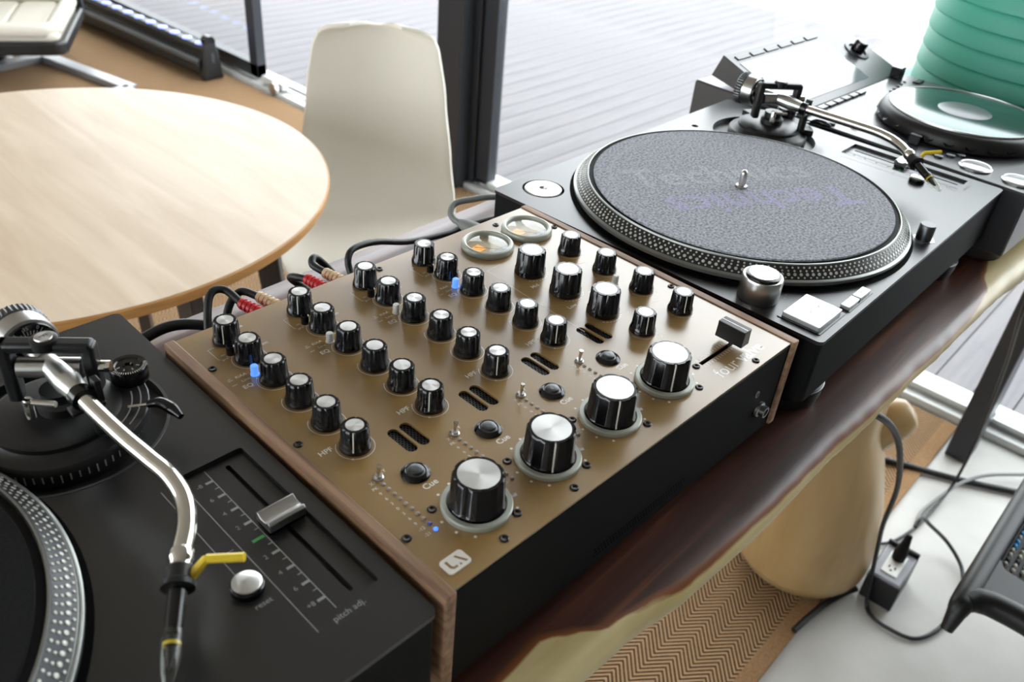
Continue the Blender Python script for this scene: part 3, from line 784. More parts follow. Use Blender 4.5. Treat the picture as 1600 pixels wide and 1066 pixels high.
# ------------------------------------------------------------------ rotary mixer
MW, MD_, MZ = 363.5, 287.7, 3.5
mth = math.radians(-1.79)
def make_mixer():
    mx0 = -16.0-MW*math.cos(mth); my0 = 14.4-MW*math.sin(mth)
    root = empty('rotary_mixer', mx0, my0, DZ, mth)
    tag(root, 'brown metal rotary mixer with walnut sides between the two turntables', 'mixer')
    ZP = MZ+95           # plate surface above desk, local
    HT = ZP
    ch = [60.3*k for k in range(4)]
    # plate with slots
    holes = []
    def slot(x, y, hw, hl, n=8):
        out = []
        for k in range(n+1):
            a = math.radians(180*k/n); out.append((x+hw*math.cos(a), y+hl-hw+hw*math.sin(a)))
        for k in range(n+1):
            a = math.radians(180+180*k/n); out.append((x+hw*math.cos(a), y-hl+hw+hw*math.sin(a)))
        return out
    slots = []
    for c in ch:
        for sx in (61.3, 71.0):
            slots.append((sx+c, 106.4)); holes.append(slot(sx+c, 106.4, 3.9, 12.6))
    holes.append([(277, 29), (323, 29), (323, 32.4), (277, 32.4)])
    MB().plate(rrect(7.6, MW-7.6, 0.6, MD_, 1.0, 2), holes, ZP, 1.6, 1.5).build('top_plate', 'gold_plate', root, ang=30)
    MB().box(8.2, MW-8.2, 1.4, MD_-0.6, 19, ZP-9).build('chassis', 'panel_black', root)
    MB().box(8.0, MW-8.0, 0.2, 1.6, 19, ZP-2.1).build('front_panel', 'panel_black', root, bevel=0.3)
    for sx, sy in slots:
        g = MB()
        hx = 1.5
        for j in range(-8, 9):
            for i in range(-2, 3):
                x_ = sx+i*1.74*hx+(0.87*hx if j % 2 else 0); y_ = sy+j*1.5*hx*0.72
                if abs(x_-sx) > 4.2 or abs(y_-sy) > 12.6: continue
                g.ring([(hx*0.78, 0), (hx*0.98, 0), (hx*0.98, 0.3), (hx*0.78, 0.3)], 6, T(x_, y_, ZP-2.0) @ rotM('Z', 30))
        gg = g.build('valve_grille', 'gunmetal', root, smooth=False)
        gg['kind'] = 'stuff'
    for x0 in (0, MW-7.6):
        MB().prism(rrect(x0, x0+7.6, -2.2, MD_+1, 0.8, 2), 19, ZP+1.0).build('side_panel', 'walnut', root, bevel=0.8)
    for fx, fy in ((30, 30), (MW-30, 30), (30, MD_-30), (MW-30, MD_-30)):
        MB().lathe([(0, 0), (13, 0), (14, 1), (14, 19.4), (0, 19.4)], 24).build('rubber_foot', 'rubber_black', root, loc=(fx, fy, 0))
    # ---- knobs
    def flute(n, d, z0):
        def f(a, z):
            if z < z0: return 1.0
            return 1-d*max(0.0, math.cos(n*a))**6
        return f
    def knob(name, rs, rb, rt_, h, rc, nf, loc, ang, capm='brushed', pointer=True):
        b = MB().lathe([(0, 0.6), (rs, 0.6), (rs, 2.0), (rs*0.97, 3.0), (rb*1.05, 4.4), (rb, 5.6), (rt_, h-1.2), (rt_-0.9, h), (rc+0.3, h), (rc+0.25, h-0.3), (0, h-0.3)], 48, rf=flute(nf, 0.10, 5.0)).build(name, 'knob_black', root, loc=loc, rot=(0, 0, ang), ang=50)
        MB().lathe([(0, h-0.35), (rc, h-0.35), (rc, h+0.05), (0, h+0.12)], 36).build('knob_cap', capm, b)
        if pointer:
            # thin white line down the flank, local +X
            q = MB(); w = max(0.42, rb*0.035)
            pr = [(rt_-0.7, h+0.02), (rt_+0.06, h-1.2), (rb+0.1, 5.6), (rb*1.05+0.12, 4.4), (rs*0.97+0.08, 3.05)]
            vs = []; fs = []
            for r, z in pr:
                for s_ in (-w, w): vs.append((r*1.004, s_, z+0.02))
            for i in range(len(pr)-1): fs.append((2*i, 2*i+1, 2*i+3, 2*i+2))
            q.add(vs, fs)
            for i, (r, z) in enumerate(pr): pass
            q.build('pointer', 'print_white', b)
        return b
    A = lambda d: math.radians(d)
    rows = [267.0, 238.6, 208.0, 178.4, 149.6, 120.8]
    angs = [226, 92, 92, 90, 95, 226]
    k0 = knob('rotary_knob', 10.2, 9.0, 8.5, 17.0, 5.6, 8, (36.3, rows[0], ZP), A(angs[0]))
    first = True
    for i, c in enumerate(ch):
        for j, (v, a) in enumerate(zip(rows, angs)):
            if i == 0 and j == 0: continue
            link_copy(k0, root, (36.3+c, v, ZP), A(a+random.uniform(-4, 4)))
    for (x, v, a) in ((327.6, 202.2, 92), (328.0, 163.0, 90), (328.2, 123.8, 88), (327.2, 84.2, 232), (279.0, 85.4, 232)):
        link_copy(k0, root, (x, v, ZP), A(a))
    ki = knob('isolator_knob', 13.0, 12.2, 11.6, 21.5, 8.4, 8, (274.6, 199.4, ZP), A(95))
    link_copy(ki, root, (274.6, 160.2, ZP), A(92)); link_copy(ki, root, (275.2, 121.4, ZP), A(88))
    kv = None
    for c, a in zip((57.4, 117.8, 178.6, 239.2), (80, 231, 231, 231)):
        if kv is None:
            MBR = MB().ring([(16.9, 0.02), (20.6, 0.02), (20.9, 0.5), (20.9, 3.0), (20.2, 3.7), (17.6, 3.7), (16.9, 3.0)], 72)
            ring0 = MBR.build('volume_ring', 'ring_grey', root, loc=(c, 36, ZP))
            kv = knob('volume_knob', 16.4, 15.9, 15.1, 25.0, 12.2, 9, (c, 36, ZP), A(a))
        else:
            r_ = ring0.copy(); COL.objects.link(r_); r_.location = Vector((c, 36, ZP))*S
            link_copy(kv, root, (c, 36, ZP), A(a))
    # ---- small controls
    bt = MB().lathe([(0, 0.02), (3.0, 0.02), (3.0, 0.8), (2.55, 0.9), (2.55, 7.0), (2.1, 7.6), (0, 7.7)], 20)
    for i, c in enumerate(ch):
        bt.build('input_button', 'blue_button' if i in (0, 3) else 'white_plastic', root, loc=(29.2+c, 220.6, ZP))
        MB().lathe([(0, 0.02), (2.9, 0.02), (2.9, 6.4), (2.2, 7.0), (0, 7.0)], 18).build('aux_switch', 'gloss_black', root, loc=(29.4+c, 251.0, ZP))
        # cue button
        cb = MB().ring([(5.8, 0.02), (8.9, 0.02), (9.0, 0.5), (7.6, 2.2), (6.3, 2.6), (5.8, 2.4)], 40).build('cue_button', 'gloss_black', root, loc=(48.5+c, 78.8, ZP))
        MB().lathe([(0, 0.05), (5.6, 0.05), (5.6, 2.2), (5.2, 2.5), (4.6, 2.5), (4.4, 3.9), (3.9, 4.2), (0, 3.8)], 36).build('button_core', 'gunmetal', cb)
        # toggle
        tg = MB().lathe([(0, 0.02), (3.3, 0.02), (3.3, 0.9), (2.5, 1.3), (2.2, 2.4), (0, 2.4)], 24).build('toggle_switch', 'steel', root, loc=(29.5+c, 90.0, ZP))
        MB().tube([(0, 0, 1.8), (0.3, -0.2, 6.5), (0.5, -0.4, 9.6)], [0.95, 1.15, 1.5], 12).build('lever', 'chrome', tg)
        # level meter
        for j in range(10):
            m_ = 'led_off'
            if i == 0 and j == 9: m_ = 'blue_led'
            elif i == 0 and j == 8: m_ = 'blue_led_dim'
            MB().lathe([(1.35, 0.02), (1.35, 0.5), (0.9, 0.95), (0, 1.1)], 12).build('level_led', m_, root, loc=(28.3+c, 83.9-j*5.1, ZP))
    bt.build('input_button', 'white_plastic', root, loc=(317.6, 143.0, ZP))
    # screws
    sb = MB().ring([(1.2, 0.2), (1.2, 0.9), (2.2, 1.1), (2.9, 0.5), (2.9, 0.02), (1.3, 0.02)], 20)
    s0 = None
    for (x, v) in ((36.4, 50.4), (70.7, 16.4), (12, 43.3), (51.7, 7.9), (97.0, 50.4), (131.4, 16.0), (157.3, 50.4), (192.1, 15.2), (217.4, 50.4), (252.5, 15.2), (272, 31), (313.3, 6.2), (11, 243), (11.1, 144), (40.4, 279), (180, 279), (311.5, 277), (351.8, 241.7), (111.0, 8.2), (351, 110)):
        if s0 is None:
            s0 = sb.build('panel_screw', 'satin_black', root, loc=(x, v, ZP))
        else:
            q = s0.copy(); COL.objects.link(q); q.location = Vector((x, v, ZP))*S
    # VU meters
    for x in (276.4, 325.6):
        r_ = MB().ring([(18.4, 0.02), (22.4, 0.02), (23.0, 0.8), (23.0, 3.4), (22.0, 5.0), (20.2, 5.6), (18.8, 5.0), (18.4, 3.6)], 64).build('meter_rim', 'ring_grey', root, loc=(x, 251.8, ZP))
        f = MB().lathe([(0, 0.05), (18.4, 0.05), (18.4, 0.3), (0, 0.3)], 48).build('meter_face', 'meter_face', r_)
        MB().prism([(-15, -3), (-15, 6), (-4, 8), (-3, -2)], 0.3, 0.7).build('lit_scale', 'amber', r_)
        MB().prism([(-17, -9), (17, -9), (12, -13.4), (-12, -13.4)], 0.3, 1.2).build('meter_cover', 'gunmetal', r_)
        nd = MB(); nd.box(-0.25, 0.25, 0, 20, 1.4, 1.6, T(3, -10, 0) @ rotM('Z', 42)); nd.build('needle', 'print_dark', r_)
        MB().lathe([(18.5, 3.0), (15, 4.6), (9, 5.6), (0, 6.0)], 48).build('meter_lens', 'meter_glass', r_)
    # crossfader
    MB().box(276, 324, 28, 33.4, ZP-9, ZP-6).build('fader_slot', 'void_black', root)
    cf = MB().box(315.4, 318.4, 29.8, 31.6, ZP-3, ZP+7).build('fader_stem', 'steel', root)
    fc = MB()
    M = T(317, 30.7, ZP+4.4)
    prof = [(-5.4, 0), (-4.6, 10.4), (-5.0, 13.4), (5.0, 13.4), (4.6, 10.4), (5.4, 0)]
    fc.add([(x_, -11.6, z_) for x_, z_ in prof]+[(x_, 11.6, z_) for x_, z_ in prof], [tuple(range(5, -1, -1)), tuple(range(6, 12))]+[(i, (i+1) % 6, 6+(i+1) % 6, 6+i) for i in range(6)], M)
    fo = fc.build('crossfader_cap', 'satin_black', root, bevel=0.5)
    MB().box(-0.35, 0.35, -11.0, 11.0, 13.42, 13.5, M).build('cap_line', 'print_white', fo)
    # headphone socket, hole and vents on the front
    fj = T(329.7, 0.2, 48.4) @ rotM('X', 90)
    j = MB().ring([(3.3, 0), (6.4, 0), (6.4, 2.2), (4.8, 2.6), (4.8, 7.0), (3.3, 7.0)], 28, fj).build('headphone_socket', 'steel', root)
    MB().lathe([(0, 0.1), (3.3, 0.1), (3.3, 0.6), (0, 0.6)], 20, fj).build('socket_bore', 'void_black', j)
    MB().ring([(1.6, 0), (2.9, 0), (2.9, 0.9), (1.6, 0.9)], 20, T(318.8, 0.2, 68) @ rotM('X', 90)).build('front_screw', 'steel', root)
    vt = MB()
    for i in range(34):
        for r_ in range(3):
            vt.lathe([(0, 0), (1.0, 0), (1.0, 0.12), (0, 0.12)], 8, T(134+i*3+(1.5 if r_ % 2 else 0), 0.19, 28+r_*3.2) @ rotM('X', 90))
    v_ = vt.build('vent_holes', 'void_black', root); v_['kind'] = 'stuff'
    # badge
    bd = MB().prism(rrect(12.6, 28.2, 8.0, 18.8, 2.2, 5), ZP+0.02, ZP+0.9).build('badge', 'print_white', root)
    lo = MB()
    lo.prism([(15.2, 16.6), (16.8, 16.6), (16.8, 12.4), (17.6, 11.4), (19.6, 11.4), (19.6, 10.0), (16.8, 10.0), (15.2, 11.8)], ZP+0.9, ZP+1.0)
    lo.prism([(21.6, 16.6), (23.0, 16.6), (26.6, 10.0), (25.0, 10.0)], ZP+0.9, ZP+1.0)
    lo.prism([(20.8, 10.0), (22.6, 10.0), (21.7, 11.6)], ZP+0.9, ZP+1.0)
    lo.build('badge_mark', 'walnut', bd)
    # ---- printed lettering and lines
    z = ZP+0.06
    for i, c in enumerate(ch):
        pr = MB()
        u = 36.3+c
        pr.text('Aux', 4.6, u+9.5, rows[0]+9.5, z, align='LEFT')
        pr.text('Trim', 4.6, u+10.5, rows[1]+9.0, z, align='LEFT')
        pr.text('RIAA', 3.7, u-15.0, rows[1]-13.4, z); pr.text('Line', 3.7, u-14.6, rows[1]-19.0, z)
        seg_line(pr, u-25, rows[1]-14.4, u-21.4, rows[1]-14.4, 0.4, z); seg_line(pr, u-25, rows[1]-20.0, u-21.4, rows[1]-20.0, 0.4, z)
        seg_line(pr, u-24.2, rows[1]-12.6, u-22.2, rows[1]-12.6, 0.4, z)
        pr.text('EQ', 5.4, u-17.0, rows[2]+4.6, z, bold=0.02)
        pr.text('HPF', 5.6, u-16.6, rows[5]+7.2, z, bold=0.015)
        pr.text('Cue', 6.2, 49.0+c, 66.2, z, bold=0.02)
        pr.text('X', 3.6, 23.4+c, 88.4, z); pr.text('Y', 3.6, 35.8+c, 92.6, z)
        pr.text('‹', 3.6, 25.6+c, 88.8, z); pr.text('›', 3.6, 33.8+c, 92.0, z)
        for j, t in enumerate(('PK', '9', '6', '3', '0', '3', '6', '9', '-12', '-21')):
            pr.text(t, 3.3, 22.6+c, 83.9-j*5.1, z)
        pr.text('pre', 3.4, u-13.0, rows[1]+9.2, z); pr.text('on', 3.0, u-12.0, rows[1]+14.2, z)
        for a_ in ((u-17, rows[0]-3.0, u-17, rows[1]+10.6), (u-17, rows[0]-3.0, u-12, rows[0]-3.0), (u-17, rows[1]+10.6, u-15.6, rows[1]+10.6)):
            seg_line(pr, *a_, 0.35, z)
        arc_band(pr, 29.4+c, 251.0, 4.0, 0.35, 190, 420, z)
        for j in range(1, 6):
            arc_band(pr, u, rows[j], 11.9, 0.42, 132, 408 if j < 5 else 400, z, 40)
        disc(pr, u+11.9*math.cos(math.radians(226)), rows[5]+11.9*math.sin(math.radians(226)), 0.8, z)
        arc_band(pr, u+11.9*math.cos(math.radians(44)), rows[5]+11.9*math.sin(math.radians(44)), 0.9, 0.35, 0, 360, z, 12)
        # volume scale
        cx = (57.4, 117.8, 178.6, 239.2)[i]
        for q in range(11):
            a_ = math.radians(225-27*q)
            if q == 8: continue
            disc(pr, cx+23.4*math.cos(a_), 36+23.4*math.sin(a_), 0.95, z)
        a_ = -20
        pr.prism([(22.4, -1.2), (25.6, -1.2), (25.6, 1.2), (22.4, 1.2)], z-0.03, z, T(cx, 36, 0) @ rotM('Z', a_))
        pr.build('channel_print', 'print_white', root, smooth=False)
    pr = MB()
    for v in (199.4, 160.2, 121.4):
        for q in range(9):
            arc_band(pr, 274.9, v, 14.6, 0.7, 220+q*11.6, 220+q*11.6+7.6, z, 4)
        pr.text('∞', 6, 274.9+15.6, v-13.6, z)
    pr.text('Mid', 5.4, 261.5, 181.4, z, bold=0.01); pr.text('Low', 5.4, 262.5, 142.0, z, bold=0.01)
    seg_line(pr, 247.2, 222, 242.6, 112, 0.4, z); seg_line(pr, 247.2, 222, 264, 224, 0.4, z)
    for (x, v) in ((327.6, 202.2), (328.0, 163.0), (328.2, 123.8), (327.2, 84.2), (279.0, 85.4)):
        arc_band(pr, x, v, 11.9, 0.42, 180, 300, z, 20); disc(pr, x+11.9*math.cos(math.radians(300)), v+11.9*math.sin(math.radians(300)), 0.7, z)
    for (x, v) in ((327.6, 182.4), (328.0, 143.4), (328.2, 104.0)): seg_line(pr, x-12, v+2, x, v-2, 0.4, z)
    pr.text('×', 4.6, 284.5, 70.5, z)
    pr.build('master_print', 'print_white', root, smooth=False)
    pr = MB()
    for i in range(15):
        seg_line(pr, 277.8+i*3.1, 33.6, 277.8+i*3.1, 36.0, 0.55, z); seg_line(pr, 277.8+i*3.1, 25.4, 277.8+i*3.1, 27.8, 0.55, z)
    pr.build('fader_print', 'print_white', root, smooth=False)
    pr = MB()
    pr.text('four', 15.0, 275.4, 10.6, z, align='LEFT', bold=-0.004, valign='BOTTOM_BASELINE'); pr.text('valve', 15.0, 304.5, 10.6, z, align='LEFT', bold=0.03, valign='BOTTOM_BASELINE')
    pr.build('brand_print', 'print_white', root, smooth=False)
make_mixer()

# ------------------------------------------------------------------ media player (CD deck) on the right
def make_player():
    th = math.radians(-2.5)
    root = empty('media_player', 459, -25, DZ, th)
    tag(root, 'black media player with tilted screen and jog wheel on the right end of the desk', 'media player')
    O = (0, 0, 95)
    W_, D_ = 325, 447
    body = MB(); body.extr([(0, -78), (0, -4), (4, 0), (300, 0), (D_-2, 3), (D_, 0), (D_, -78)], 0, W_)
    body.build('body', 'cdj_top', root, off=O, bevel=2)
    for fx, fy in ((36, 36), (W_-36, 36), (36, D_-40), (W_-36, D_-40)):
        MB().lathe([(0, -95), (27, -95), (29, -93), (29, -79), (0, -79)], 32).build('foot', 'satin_black', root, off=O, loc=(fx, fy, 0))
    # tilted screen unit
    sc_ = MB(); sc_.extr([(292, 0.4), (412, 45), (424, 15), (372, 4), (340, 1.2)], 0, 325)
    s0 = sc_.build('screen_unit', 'cdj_top', root, off=O, bevel=1.2)
    ang = math.atan2(45-0.4, 412-292)
    Ms = T(0, 292, 0.4) @ rotM('X', math.degrees(ang))
    L = math.hypot(120, 44.6)
    MB().box(12, 236, 14, L-22, 0.05, 0.6, Ms).build('screen', 'screen', s0, off=O)
    for i in range(6):
        MB().box(16+i*37, 48+i*37, L-16, L-8, 0.05, 1.4, Ms).build('screen_key', 'cdj_top', s0, off=O, bevel=0.6)
    for i in range(8):
        MB().box(6+i*22, 24+i*22, 279, 288, 0.02, 3.0).build('cue_pad', 'cdj_top', root, off=O, bevel=0.8)
    Mk = Ms @ T(284, L*0.52, 0)
    kn = MB().lathe([(0, 0.1), (10, 0.1), (10, 15), (8.8, 17), (0, 17)], 32, Mk, rf=lambda a, z: 1+0.02*math.cos(24*a)).build('browse_knob', 'knob_black', root, off=O)
    MB().ring([(14, 0.1), (21, 0.1), (20, 2.0), (15, 2.6)], 40, Mk).build('knob_surround', 'gunmetal', kn, off=O)
    MB().box(286, 302, 280, 296, 0.02, 16).build('tempo_switch', 'knob_black', root, off=O, bevel=1.5)
    # jog wheel
    JX, JY = 157, 140
    jog = MB().lathe([(0, 0.2), (101, 0.2), (103, 2), (103, 10), (99.5, 17), (96, 19.5), (90, 20.5), (0, 20.5)], 96).build('jog_wheel', 'satin_black', root, off=O, loc=(JX, JY, 0))
    for k in range(26):
        a = 2*PI*k/26
        M = T(101.2*math.cos(a), 101.2*math.sin(a), 10.5) @ align((math.cos(a), math.sin(a), 0.42))
        MB().lathe([(7.4, 0.1), (6.8, 0.9), (5.2, 0.5), (3, -0.2), (0, -0.5)], 16, M).build('finger_dimple', 'gloss_black', jog, off=O)
    MB().lathe([(0, 20.3), (91, 20.3), (91, 21.4), (89, 21.9), (0, 21.9)], 80).build('jog_plate', 'jog_top', jog, off=O)
    MB().ring([(90.2, 20.4), (93.2, 20.4), (92.6, 22.2), (90.6, 22.2)], 80).build('jog_ring', 'steel', jog, off=O)
    MB().lathe([(0, 21.8), (33, 21.8), (32, 22.3), (0, 22.3)], 48).build('jog_display', 'gunmetal', jog, off=O)
    # transport buttons
    for y in (22, 71):
        b = MB().ring([(15.4, 0.05), (19, 0.05), (19, 2.0), (17, 3.0), (15.4, 2.6)], 40).build('transport_button', 'steel', root, off=O, loc=(31, y, 0))
        MB().lathe([(0, 0.1), (15.2, 0.1), (15.2, 2.0), (14, 2.6), (0, 2.8)], 36).build('button_face', 'white_key', b, off=O)
    for (x, y) in ((12, 246), (34, 250), (30, 222), (46, 196), (24, 112), (40, 104), (52, 96), (30, 120)):
        MB().lathe([(0, 0), (5.2, 0), (5.2, 2.2), (4.4, 2.8), (0, 2.8)], 20).build('small_button', 'gunmetal', root, off=O, loc=(x, y, 0))
    lv = MB(); lv.box(-3, 3, -7, 7, 0, 12); lv.build('direction_lever', 'knob_black', root, off=O, loc=(40, 150, 0), bevel=1)
    for i in range(5):
        MB().lathe([(0, 0), (2.4, 0), (2.4, 1.6), (0, 1.6)], 14).build('small_button', 'gunmetal', root, off=O, loc=(220+i*16, 262+i*2, 0))
    MB().box(292, 312, 252, 262, 0.02, 2.4).build('tempo_key', 'gloss_black', root, off=O, bevel=0.6)
make_player()

# mint collapsible stool, only partly in view, on the desk beyond the player
def make_stool():
    root = empty('collapsible_stool', 1150, 140, DZ)
    tag(root, 'mint green ribbed plastic stool with flared rim behind the media player', 'stool')
    MB().lathe([(0, 0), (206, 0), (212, 5), (212, 15), (206, 20), (190, 22), (0, 22)], 80).build('base_rim', 'mint', root)
    r = 196; z = 21
    for i in range(8):
        h = 31
        MB().lathe([(r-10, z), (r-1.5, z), (r+1.2, z+2.5), (r, z+h-6), (r-2.6, z+h-2), (r-4.2, z+h+0.8), (r-12, z+h+0.8)], 80).build('ring_segment', 'mint', root)
        z += h; r += 0.4
    MB().lathe([(0, z), (r, z), (r+3, z+4), (r+2, z+12), (r-8, z+16), (0, z+16)], 64).build('seat', 'mint', root)
make_stool()

# ------------------------------------------------------------------ cables behind the mixer
def cable(name, pts, r, m, label, seg=10, smooth=8, group=None):
    P = [Vector(p) for p in pts]
    mb = MB(); mb.tube([p+Vector((0, 0, Z0)) for p in P], r, seg, smooth=smooth)
    o = mb.build(name, m, None, ang=80)
    tag(o, label, 'cable', group)
    return o
def mix_w(u, v, z):
    c, s = math.cos(mth), math.sin(mth); x0 = -16.0-MW*c; y0 = 14.4-MW*s
    return Vector((x0+c*u-s*v, y0+s*u+c*v, z))
def rca(ua, bb, cc, pts, colr, label, zc=-25):
    """phono lead: plug in the mixer's back, ribbed boot, then a cable run"""
    A = mix_w(ua, MD_+1.6, zc-6); B = mix_w(bb[0], bb[1], zc-3); Cc = mix_w(cc[0], cc[1], zc+2)
    root = bpy.data.objects.new('phono_cable', None); COL.objects.link(root); root.location = (A+Vector((0, 0, Z0)))*S
    tag(root, label, 'cable')
    off = -A
    d = (Cc-B)
    MB().tube([A, B], 4.2, 16).build('plug', 'steel', root, off=off)
    L = d.length
    prof = [(0, 0)]
    for k in range(9):
        z0 = L*k/9; z1 = z0+L/9*0.55; z2 = L*(k+1)/9
        rr = 5.8-0.12*k
        prof += [(rr, z0), (rr, z1), (rr-0.8, z1+0.1), (rr-0.8, z2-0.1)]
    prof += [(0, L)]
    MB().lathe(prof, 20, T(*B) @ align(d)).build('boot', colr, root, off=off, ang=30)
    MB().tube([Cc-d*0.06]+[mix_w(*p) for p in pts], 3.3, 12, smooth=8).build('lead', 'cable_black', root, off=off, ang=80)
rca(105, (99, 307), (88, 341), [(83, 356, -16), (70, 356, -18), (56, 338, -42), (48, 318, -72), (46, 302, -88)], 'red_plastic', 'black phono cable with red ribbed plug nearest the left turntable')
rca(120, (115, 309), (104, 341), [(96, 354, -22), (82, 352, -34), (66, 334, -60), (60, 314, -86)], 'cream_plastic', 'black phono cable with cream ribbed plug nearest the left turntable')
rca(165, (159, 309), (150, 341), [(146, 352, -25), (150, 364, -34), (164, 368, -50), (184, 362, -72), (196, 346, -90)], 'red_plastic', 'black phono cable with red ribbed plug behind the second knob column')
rca(183, (178, 309), (168, 340), [(165, 352, -20), (174, 360, -20), (194, 362, -46), (212, 350, -82), (218, 336, -91)], 'cream_plastic', 'black phono cable with cream ribbed plug behind the second knob column')
cable('power_cable', [(-146, 340, -88), (-138, 385, -86), (-134, 409, -72), (-131, 417, -60), (-118, 423, -55), (-85, 429, -62), (-34, 436, -82), (22, 436, -91), (51, 436, -91), (110, 420, -91), (150, 372, -91)], 3.4, 'cable_black', 'thick black power cable running along the back of the desk')
cable('signal_cable', [(1, 398, -55), (2, 408, -55), (6, 416, -51), (17, 420, -46), (36, 412, -44), (56, 403, -44), (86, 388, -50), (96, 362, -60)], 3.4, 'cable_grey', 'grey signal cable looping behind the meters')
pb = MB(); pb.tube([Vector(p)+Vector((0, 0, Z0)) for p in ((-8, 330, -58), (-4, 350, -57), (1, 372, -56), (1, 388, -55), (1, 397, -55))], [10, 10.5, 9.5, 7, 4.4], 20, smooth=4)
tag(pb.build('cable_plug', 'cable_grey', None), 'chunky grey plug on the looped signal cable', 'plug')
cable('audio_cable', [(-366, 400, -60), (-345, 402, -48), (-318, 396, -44), (-290, 376, -52), (-280, 350, -70), (-278, 326, -76)], 4.6, 'cable_black', 'upper thick black cable from the left turntable to the mixer')
cable('audio_cable', [(-362, 380, -70), (-345, 384, -66), (-322, 378, -68), (-300, 362, -76), (-292, 330, -84)], 4.6, 'cable_black', 'lower thick black cable from the left turntable to the mixer')

# ------------------------------------------------------------------ round table and chair
def make_table():
    root = empty('round_table', -75, 1305, FL)
    tag(root, 'round pale birch table with dark splayed legs behind the desk', 'table')
    MB().lathe([(0, 716), (452, 716), (466, 722), (468, 728), (468, 737), (465.5, 740), (0, 740)], 128).build('tabletop', 'birch', root)
    MB().ring([(466.2, 721), (468.6, 727), (468.6, 737.4), (466.4, 739.6)], 128).build('edge_band', 'birch_edge', root)
    for a in (-48, -84, 52, 132, 232):
        c, s = math.cos(math.radians(a)), math.sin(math.radians(a))
        m = MB()
        R = Matrix.Rotation(math.radians(a), 4, 'Z')
        r0, r1, r2, r3 = 330, 374, 396, 424
        m.add([(r0, -13, 714), (r1, -13, 714), (r1, 13, 714), (r0, 13, 714), (r2, -13, 9), (r3, -13, 9), (r3, 13, 9), (r2, 13, 9)], [(0, 1, 2, 3), (7, 6, 5, 4), (0, 4, 5, 1), (1, 5, 6, 2), (2, 6, 7, 3), (3, 7, 4, 0)], R)
        m.build('leg', 'dark_leg', root, bevel=3)
    MB().ring([(300, 690), (318, 690), (318, 714), (300, 714)], 64).build('apron', 'dark_leg', root)
make_table()

def make_chair():
    th = math.radians(-44)
    root = empty('shell_chair', 574, 1232, FL+3, th)
    tag(root, 'white moulded plastic shell chair beside the round table', 'chair')
    # profile in (y,z): front (-y) to back top
    prof = [(-215, 418), (-205, 436), (-170, 450), (-100, 456), (-20, 452), (40, 452), (80, 466), (108, 505), (124, 560), (134, 620), (143, 690), (151, 760), (157, 820), (160, 856), (161, 880)]
    P = catmull([(0, a, b) for a, b in prof], 4)
    wid = [(0, 120), (0.06, 165), (0.16, 190), (0.34, 194), (0.48, 186), (0.62, 172), (0.76, 155), (0.88, 138), (0.945, 126), (0.972, 113), (0.99, 90), (1.0, 56)]
    n = len(P); vs = []; fs = []; K = 20
    for i, p in enumerate(P):
        t = i/(n-1); w = interp(wid, t)
        bend = 34*sstep(0.3, 0.55, t)
        for k in range(K+1):
            q = -1+2*k/K
            cz = 16*abs(q)**3*(1-sstep(0.3, 0.5, t))
            vs.append((q*w, p.y-bend*q*q, p.z+cz))
    for i in range(n-1):
        for k in range(K):
            a = i*(K+1)+k; fs.append((a, a+1, a+K+2, a+K+1))
    o = MB().add(vs, fs).build('shell', 'chair_white', root, ang=80)
    s_ = o.modifiers.new('solid', 'SOLIDIFY'); s_.thickness = 0.009; s_.offset = -1
    b_ = o.modifiers.new('bev', 'BEVEL'); b_.width = 0.003; b_.segments = 2; b_.limit_method = 'ANGLE'
    for sx in (-1, 1):
        for y0, y1 in ((-90, -190), (60, 150)):
            MB().tube([(sx*90, y0, 445), (sx*185, y1, 9)], [12, 9], 16).build('leg', 'white_plastic', root)
    MB().box(-100, 100, -100, 70, 425, 443).build('seat_support', 'white_plastic', root, bevel=4)
make_chair()

# ------------------------------------------------------------------ LED light bar by the glass
def make_bar():
    root = empty('light_bar', 1516, 3560, FL+9.5, math.radians(2.0))
    tag(root, 'long black LED light bar lying on the floor by the glass', 'light bar')
    prof = [(-52, 18), (-52, 74), (-40, 96), (-26, 100), (-26, 112), (-30, 130), (-20, 146), (24, 146), (34, 128), (40, 60), (44, 18)]
    m = MB(); n = len(prof); L = 1500
    m.add([(x, 0, z) for x, z in prof]+[(x, L, z) for x, z in prof], [tuple(range(n)), tuple(range(2*n-1, n-1, -1))]+[(i, n+i, n+(i+1) % n, (i+1) % n) for i in range(n)])
    m.build('housing', 'satin_black', root, bevel=2)
    MB().tube([(-50, 0, 74), (-50, 1500, 74)], 16, 20).build('front_tube', 'gunmetal', root)
    for i in range(14):
        MB().lathe([(23, 0), (23, 3), (16, 7), (0, 9)], 20).build('led_lens', 'led_lens', root, loc=(0, 60+i*106, 146))
    for y in (-34, 1500):
        f = MB(); f.add([(-58, y, 0), (52, y, 0), (52, y+36, 0), (-58, y+36, 0), (-30, y+4, 168), (26, y+4, 168), (26, y+32, 168), (-30, y+32, 168)], [(3, 2, 1, 0), (4, 5, 6, 7), (0, 1, 5, 4), (1, 2, 6, 5), (2, 3, 7, 6), (3, 0, 4, 7)])
        f.build('end_foot', 'satin_black', root, bevel=8, bseg=3)
    MB().box(-8, 6, -35.2, -33.6, 78, 122).build('foot_badge', 'gunmetal', root)
    MB().tube([(-2, -30, 172), (-2, 10, 172)], 26, 20).build('tilt_knob', 'gloss_black', root)
make_bar()

